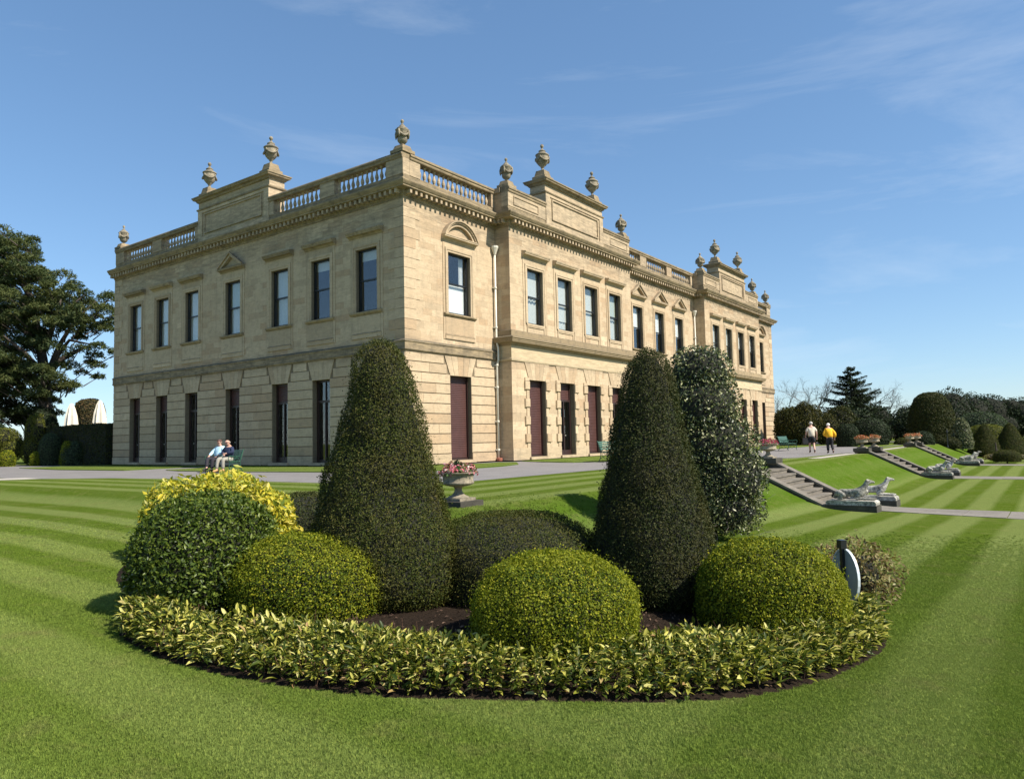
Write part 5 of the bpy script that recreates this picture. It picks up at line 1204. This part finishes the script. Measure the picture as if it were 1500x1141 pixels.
def parasol(x, y, zt, label):
    h = zt - TER; t = thing('closed_parasol', label, 'parasol', (x, y, TER), 0, 'closed cream parasols behind the hedge')
    mb = MB(); mb.tube([(0, 0, 0), (0, 0, h - .05)], .035, 8); mb.build('pole', BARK_P, t)
    mb = MB(); seg = 24; n0 = 0; lv = [(.46, h - 2.3), (.44, h - 1.7), (.36, h - .95), (.22, h - .35), (.10, h - .04), (.02, h)]
    for r, z in lv:
        for k in range(seg): a = 2 * math.pi * k / seg; q = r * (1 + (.16 if k % 3 == 0 else -.08)); mb.v.append((q * math.cos(a), q * math.sin(a), z))
    for i in range(len(lv) - 1):
        for k in range(seg): j = (k + 1) % seg; mb.f.append((i * seg + k, i * seg + j, (i + 1) * seg + j, (i + 1) * seg + k))
    mb.build('canopy', CANVAS, t); mb = MB(); mb.box(-.3, .3, -.3, .3, 0, .06); mb.build('base', STEP, t)
parasol(-33.5, 56.0, 5.04, 'closed cream parasol above the hedge, left of the two')
parasol(-31.9, 57.0, 5.30, 'closed cream parasol above the hedge beside the house, right of the two')
G_L = 'shrubs at the left end of the drive'
def cs(name, label, x, y, r, h, mat, n, size, prof=None, **k): return clipped_shrub(name, label, 'shrub', x, y, prof or dome_prof(r, h, .9), mat, n, size, z=TER if y > 20 and x < 0 else None, **k)
cs('rounded_shrub', 'grey green rounded bush with a lime green top, right end of the left shrub border', -29.1, 49, .78, 1.55, L_GREYG, 5000, .10, amp=.10, lsc=3, group=G_L, depth=.12)
cs('lime_shrub', 'small lime green bush growing on the grey green bush by the hedge', -29.35, 48.7, .42, 1.65, L_BOX, 2500, .08, amp=.06, group=G_L)
cs('rounded_shrub', 'dark grey green egg shaped bush between the golden conifer and the lime topped bush', -31.3, 50, .72, 2.15, L_GREYG, 6000, .09, amp=.05, group=G_L)
rough_shrub('golden_conifer', 'upright golden green conifer with several plumes behind the egg shaped bush', 'conifer', -33.7, 52, [(-.2, 0, 1.9, .45, .5, 1.6), (.3, 0, 2.0, .42, .5, 1.75), (.0, -.1, 1.0, .75, .7, 1.1)], L_GOLD, 9000, .10, .4, .15, z=TER)
rough_shrub('golden_shrub', 'spreading golden shrub at the left edge of the photo', 'shrub', -35.4, 51.5, [(0, 0, 1.9, 1.0, .9, .8), (-.9, 0, 1.2, .9, .9, 1.1), (.5, 0, 1.2, .7, .8, .9)], L_GOLD, 9000, .11, .5, .2, z=TER)
cs('small_shrub', 'low bright green bush at the foot of the golden shrub', -33.9, 49.6, .48, 1.1, L_BOX, 3000, .08, group=G_L)
cs('small_shrub', 'low green bush under the golden conifer', -31.9, 49.4, .32, .95, L_BOX, 2000, .08, group=G_L)
rough_shrub('dark_shrub', 'pale dotted grey shrub at the far left edge behind the golden shrub', 'shrub', -37.6, 53.5, [(0, 0, 1.8, 1.2, 1.0, 1.3), (-1.2, 0, 1.2, 1.1, 1, 1.2)], L_GREYG, 6000, .12, .5, .2, z=TER)
cs('oval_evergreen', 'dark oval evergreen under the big pine', -37, 58, 1.15, 4.55, L_DARK, 9000, .14, amp=.08, lsc=2)
cs('domed_evergreen', 'bronze tinged domed evergreen standing between the two parasols', -34.4, 60, 1.12, 5.15, leaf_mat('bronze_evergreen', [(0, (.03, .035, .012)), (.6, (.09, .075, .03)), (1, (.17, .11, .05))], .2), 9000, .13, amp=.06, lsc=2, prof=[(1.1, 0), (1.15, 3.2), (1.1, 4.2), (.95, 4.8), (.6, 5.08), (.001, 5.15)])
for i, (x, y, r, h) in enumerate(((-41, 57, 2.0, 3.2), (-45, 60, 2.4, 4.2), (-50, 58, 3, 5))):
    rough_shrub('dark_evergreen', ['dark evergreen bush low behind the golden shrub', 'dark evergreen bush under the pine', 'dark evergreen beyond the left edge'][i], 'shrub', x, y, [(0, 0, h * .5, r, r * .8, h * .55)], L_DARK, 6000, .2, .5, .2, z=TER)

# ------------------------------------------------------------------ big pine at the left
def pine(x, y):
    t = thing('pine_tree', 'huge dark spreading pine with crooked boughs left of the mansion', 'pine tree', (x, y, TER))
    tr = MB(); tr.tube([(-.9, 0, -.3), (-.6, 0, 3), (-.7, .2, 6.5), (-1.3, .2, 10), (-2.4, .1, 15)], [.62, .5, .42, .32, .1], 12); tr.build('trunk', BARK, t, smooth=True)
    C_ = []
    boughs = [((-.6, 0, 6.0), [(.6, -.5, 8.4), (1.6, -.6, 9.6), (3.4, -.8, 9.2)]), ((-.5, 0, 6.8), [(.4, 0, 9.2), (1.5, .3, 11.4), (3.2, .2, 12.8)]), ((-.8, .2, 9), [(.6, -.8, 11.4), (1.0, -.8, 12.8)]),
              ((-.6, 0, 5.5), [(-2.2, -.5, 7), (-5, -.6, 8.6), (-8, 0, 9)]), ((-1.3, .2, 9.5), [(-2.8, -.4, 11), (-5.4, 0, 12.2)]), ((-1.9, .2, 13), [(-3.0, 0, 15), (-4, .2, 16)]),
              ((-.5, 0, 5), [(.2, -1.5, 6.0), (1.0, -3, 6.4)]), ((-.7, 0, 7), [(-1, -2, 8.5), (-1.5, -3.6, 9.6)]), ((-.7, .1, 7.5), [(.5, 2, 9), (1, 4, 10)])]
    for b0, pts in boughs:
        mb = MB(); mb.tube([b0] + pts, [.26] + list(np.linspace(.18, .05, len(pts))), 7); mb.build('bough', BARK, t, smooth=True)
    # clumps filling an irregular crown; silhouette higher at the left
    tw = MB(); VV, FF, k0 = [], [], 0; r_ = np.random.default_rng(11); n = 0
    while n < 640:
        cx = r_.uniform(-12.5, 5.3); cz = r_.uniform(1.6, 19.6); cy = r_.uniform(-4.0, 3.5)
        top = np.interp(cx, [-12.5, -8, -4.3, -3.2, -1.9, -.9, -.2, .6, 1.6, 2.6, 3.4, 4.4, 5.3], [12, 17.5, 18.9, 18.6, 17.2, 16.4, 14.9, 14.2, 13.9, 13.0, 13.6, 13.7, 12.0]) + math.sin(cx * 5.1) * .35
        low = np.interp(cx, [-12.5, -3, -.5, .8, 2, 3, 4, 5.3], [2.0, 3.0, 3.6, 5.2, 6.2, 7.6, 6.8, 9.0])
        if cz > top or cz < low: continue
        if -.4 < cx < 4.2 and 8.9 < cz < 10.2 and r_.uniform() < .93: continue
        if 2.2 < cx and 6 < cz < 9 and r_.uniform() < .72: continue
        if cz < 9 and cx > -.2 and r_.uniform() < .45: continue
        n += 1; R_ = r_.uniform(.55, 1.05); m = int(r_.uniform(110, 190))
        d = r_.normal(0, 1, (m, 3)); d /= np.linalg.norm(d, axis=1)[:, None]; d[:, 2] = np.abs(d[:, 2]) * .9 - .15
        P = d * R_ * r_.uniform(.35, 1, (m, 1)) ** .6 * [1.0, 1.0, .85] + [cx, cy, cz]
        # tufts: three needles fans each
        v, f = leaves(P, d, .36, .16, jit=.6, lift=1.2); VV.append(v); FF.append(f + k0); k0 += len(v)
        v, f = leaves(P + r_.normal(0, .06, P.shape), d, .32, .2, jit=.7, lift=.9); VV.append(v); FF.append(f + k0); k0 += len(v)
        q = Vector((cx, cy, cz)); q2 = Vector((cx * .75, cy * .6, cz - .8)); tw.tube([q2, q], [.05, .02], 4, False)
    tri_obj('needles', np.concatenate(VV), np.concatenate(FF), L_PINE, t, kind='stuff'); tw.build('twigs', BARK, t, recalc=False, kind='stuff')
pine(-36.2, 58)

# ------------------------------------------------------------------ trees at the right
def spruce(x, y, h, r, label, zb=None, mat=None, seed=5):
    z = tz(x, y) if zb is None else zb; t = thing('spruce_tree', label, 'conifer', (x, y, z)); r_ = np.random.default_rng(seed)
    tr = MB(); tr.tube([(0, 0, -.3), (0, 0, h * .5), (0, 0, h * .98)], [.28, .16, .03], 8); tr.build('trunk', BARK, t)
    br = MB(); VV, FF, k0 = [], [], 0
    zz = h * .10
    while zz < h * .97:
        k = (zz / h); L0 = r * (1 - k) ** .75 * 1.0 + .15; nb_ = 7 if k < .8 else 5
        for i in range(nb_):
            a = r_.uniform(0, 6.28); L = L0 * r_.uniform(.45, 1.22); up = r_.uniform(-.05, .22)
            d = Vector((math.cos(a), math.sin(a), up)); p0 = Vector((0, 0, zz + r_.uniform(-.15, .15))); p1 = p0 + d * L * .6 + Vector((0, 0, -.06 * L)); p2 = p0 + d * L + Vector((0, 0, .10 * L))
            br.tube([p0, p1, p2], [.05, .03, .012], 4, False)
            m = int(60 * L) + 12; s_ = r_.uniform(.12, 1, m) ** .8; base = np.array(p0)[None] * (1 - s_)[:, None] + np.array(p2)[None] * s_[:, None]; w = (.10 + .34 * L * .5 * (1 - s_ * .8))[:, None]
            side = np.array([-math.sin(a), math.cos(a), 0]); P = base + side * r_.uniform(-1, 1, (m, 1)) * w + np.c_[np.zeros((m, 2)), -np.abs(r_.normal(.02, .10, m))]
            v, f = leaves(P, np.tile([0, 0, 1.], (m, 1)), .22, .35, jit=.5, lift=.1); VV.append(v); FF.append(f + k0); k0 += len(v)
        zz += h * .022 + .03
    tri_obj('foliage', np.concatenate(VV), np.concatenate(FF), mat or L_DARK, t, kind='stuff'); br.build('branches', BARK, t, recalc=False, kind='stuff')
spruce(35.9, 78, 9.0, 4.7, 'tall dark layered spruce rising above the trees right of the mansion', -.35)
def bare_tree(x, y, h, label, seed, spread=1.0, zb=None):
    z = tz(x, y) if zb is None else zb; t = thing('bare_tree', label, 'tree', (x, y, z), 0, 'leafless trees behind the garden'); r_ = np.random.default_rng(seed)
    mb = MB(); tw = MB()
    def grow(p, d, L, r, lv):
        pts = [p]; q = p.copy(); dd = d.copy()
        for i in range(3):
            dd = (dd + Vector(r_.normal(0, .13, 3)) + Vector((0, 0, .05))).normalized(); q = q + dd * L / 3; pts.append(q)
        (mb if lv < 3 else tw).tube(pts, [r, r * .85, r * .72, r * .6], 6 if lv < 3 else 3, False)
        if lv >= 6: return
        for k in range(3 if lv < 5 else 3):
            ax = dd.orthogonal().normalized(); ax.rotate(Matrix.Rotation(r_.uniform(0, 6.28), 3, dd)); nd = (dd + ax * r_.uniform(.45, .95) * spread).normalized()
            grow(pts[r_.integers(2, 4)] if lv else pts[3], nd, L * r_.uniform(.62, .82), r * .58, lv + 1)
    grow(Vector((0, 0, 0)), Vector((0, 0, 1)), h * .34, h * .019, 0)
    mb.build('trunk', BARK_P, t, recalc=False); tw.build('twigs', BARK_P, t, recalc=False, kind='stuff')
bare_tree(38.8, 95, 9.4, 'leafless tree left of the tall spruce', 21, 1.0, -.3)
bare_tree(36.4, 100, 8.0, 'leafless tree close to the mansion\'s far corner', 5, 1.0, -.3)
bare_tree(45.0, 90, 9.0, 'leafless tree between the spruce and the giant yew dome', 9, 1.1, -.6)
bare_tree(-32.0, 70, 7.2, 'leafless tree faint behind the parasols', 14, 1.1, .3)
L_BKG = L_DARK
def blob_tree(x, y, r, h, label, mat, n=7000, size=.26, seed=0, cat='tree', name='evergreen_tree', lobes=5, zb=None):
    r_ = np.random.default_rng(seed + 100); z = tz(x, y) if zb is None else zb
    lb = [(0, 0, h * .52, r * .78, r * .75, h * .46)]
    for i in range(lobes): a = r_.uniform(0, 6.28); k = r_.uniform(.35, .6); lb.append((math.cos(a) * r * .5, math.sin(a) * r * .4, h * r_.uniform(.3, .74), r * k, r * k, h * r_.uniform(.2, .26)))
    t = rough_shrub(name, label, cat, x, y, lb, mat, n, size, .5, .35, z=z, stem=.16, trunk_h=h * .5); return t
BK = [(31.5, 84, 3.4, 4.4, 'dark evergreen closest to the mansion\'s far corner'), (33.6, 74, 2.6, 4.2, 'broad dark evergreen behind the golden yew'), (40.5, 84, 3.2, 4.6, 'dark evergreen right behind the tall spruce'), (44.3, 82, 3.0, 4.3, 'dark evergreen below the leafless tree, left of the giant dome'), (47.5, 80, 2.6, 3.9, 'dark low evergreen touching the giant dome'), (38.2, 70, 2.2, 3.4, 'dark evergreen at the foot of the tall spruce'),
      (56.5, 95, 3.5, 7.0, 'tall dark evergreen right of the giant dome'), (61.0, 98, 3.3, 6.4, 'dark evergreen behind the holly dome'), (67, 104, 4.0, 6.6, 'dark ragged evergreen high at the right'), (71.5, 104, 3.6, 6.0, 'dark ragged evergreen near the right edge'), (74.5, 100, 3.4, 4.6, 'dark evergreen at the right edge'), (82, 108, 4.5, 6, 'dark evergreen beyond the right edge')]
for i, (x, y, r, h, lb) in enumerate(BK): blob_tree(x, y, r, h + .5, lb, L_BKG, 8000, .26, i, zb=-.3)
rough_shrub('golden_yew', 'loose golden brown yew with upright plumes behind the walkers', 'shrub', 25.6, 66, [(0, 0, 1.7, 2.0, 1.6, 1.9), (-1.3, 0, 1.6, 1.0, 1, 1.8), (1.2, 0, 1.9, 1.1, 1, 1.7), (.2, -.6, 2.4, .9, .8, 1.5), (2.4, 0, 1.3, 1.1, 1, 1.5)], L_GYEW, 22000, .20, .35, .3, z=TER)
rough_shrub('golden_yew', 'second loose dark gold yew just right of the first', 'shrub', 30.6, 69, [(0, 0, 1.6, 1.6, 1.4, 1.9), (-1.1, 0, 1.4, 1.0, 1, 1.5), (1.2, 0, 1.2, 1.1, 1, 1.3)], L_YEWD, 12000, .20, .4, .3, z=TER)
def topi(label, x, y, prof, mat, n, size, zb=None, amp=.05, cat='topiary', name='clipped_topiary', **k): return clipped_shrub(name, label, cat, x, y, prof, mat, n, size, amp=amp, lsc=2.2, z=zb, depth=.06, **k)
topi('small dark clipped dome just right of the walkers', 25.3, 56, dome_prof(.80, 1.72, .92, p=2.6, q=2.4), L_DARK, 7000, .09)
topi('wide dark clipped dome behind the small dome right of the walkers', 28.9, 60, dome_prof(1.5, 2.2, .9), L_DARK, 10000, .11, TER)
topi('giant clipped yew dome, largest topiary at the right', 37.4, 66, [(2.05, 0), (2.08, .5), (2.0, 1.2), (1.9, 2.0), (1.76, 2.8), (1.55, 3.5), (1.25, 4.1), (.85, 4.45), (.45, 4.6), (.001, 4.65)], L_YEWD, 30000, .12, .35, amp=.03)
topi('small dark round bush in front of the giant dome', 32.1, 58, dome_prof(.78, 1.3, .9), L_DARK, 6000, .09, .25)
topi('low clipped mound between the flower urns and the giant dome', 31.7, 60, dome_prof(.75, .72, .9), L_YEW, 4000, .08, .3)
topi('low clipped mound right under the giant dome', 35.3, 60, dome_prof(.95, .95, .9), L_YEWD, 5000, .08, .1)
topi('clipped cone of cream variegated holly right of the giant dome', 36.4, 60, [(.72, 0), (.78, .5), (.72, 1.2), (.55, 1.9), (.3, 2.4), (.001, 2.62)], L_HOL, 8000, .09, .05, cat='holly')
topi('broad grey green holly dome behind the variegated cone', 49.3, 78, dome_prof(2.7, 3.9, .95), L_GREYG, 14000, .16, -.5, cat='holly')
topi('golden rounded shrub behind the two far yew cones', 48.0, 75, dome_prof(2.2, 2.9, .9), L_GOLD, 12000, .14, -.8, cat='shrub')
topi('dark clipped cone leaning right, left of the two far cones', 39.5, 62, [(1.25, 0), (1.34, .3), (1.05, .95), (.74, 1.6), (.44, 2.25), (.22, 2.6), (.001, 2.70)], L_YEW, 26000, .06, -.62, amp=.012)
topi('dark clipped cone, right of the two far cones', 41.3, 61.5, [(1.3, 0), (1.40, .3), (1.08, .95), (.76, 1.6), (.44, 2.25), (.22, 2.6), (.001, 2.70)], L_YEW, 26000, .06, -.62, amp=.012)
topi('low wide clipped mound before the two far cones', 33.6, 50.5, dome_prof(.82, .80, .95), L_YEW, 9000, .055, -.62, amp=.012)
rough_shrub('far_flowers', 'small far bed of orange and pink flowers beside the farthest hounds', 'flower bed', 34.2, 52.5, [(0, 0, .15, .9, .5, .32), (1.5, 0, .12, 1.0, .5, .25), (3.2, .2, .12, 1.2, .5, .22)], L_BRN, 3000, .08, z=-.55)
col_ = thing('garden_column', 'thin dark garden post with a small figure against the giant dome', 'post', (34.6, 59, .25)); mb = MB(); mb.lathe([(.09, 0), (.06, .1), (.045, .15), (.04, .95), (.08, 1.0), (.08, 1.05)], 8); mb.build('post', FRAME, col_); mb = MB(); mb.ball((0, 0, 1.18), (.07, .06, .14), 8, 6); mb.ball((0, 0, 1.36), .05, 6, 4); mb.build('figurine', FRAME, col_)
# distant woodland that closes the horizon
nw = 110000; ang = rng.uniform(-1.35, 1.45, nw); dist = rng.uniform(170, 215, nw); hh = 3.6 + .8 * np.sin(ang * 17) + .6 * np.sin(ang * 41 + 1) + .5 * np.sin(ang * 97)
P = np.stack([np.sin(ang) * dist, np.cos(ang) * dist, -1 + rng.uniform(0, 1, nw) ** .7 * hh], 1)
v, f = leaves(P, np.tile([0, -1., .5], (nw, 1)), 1.1, .7, jit=.6)
tri_obj('distant_wood', v, f, leaf_mat('distant_leaves', [(0, (.02, .028, .014)), (1, (.045, .055, .03))], .1), kind='stuff', label='distant dark line of woodland closing the horizon', cat='wood')
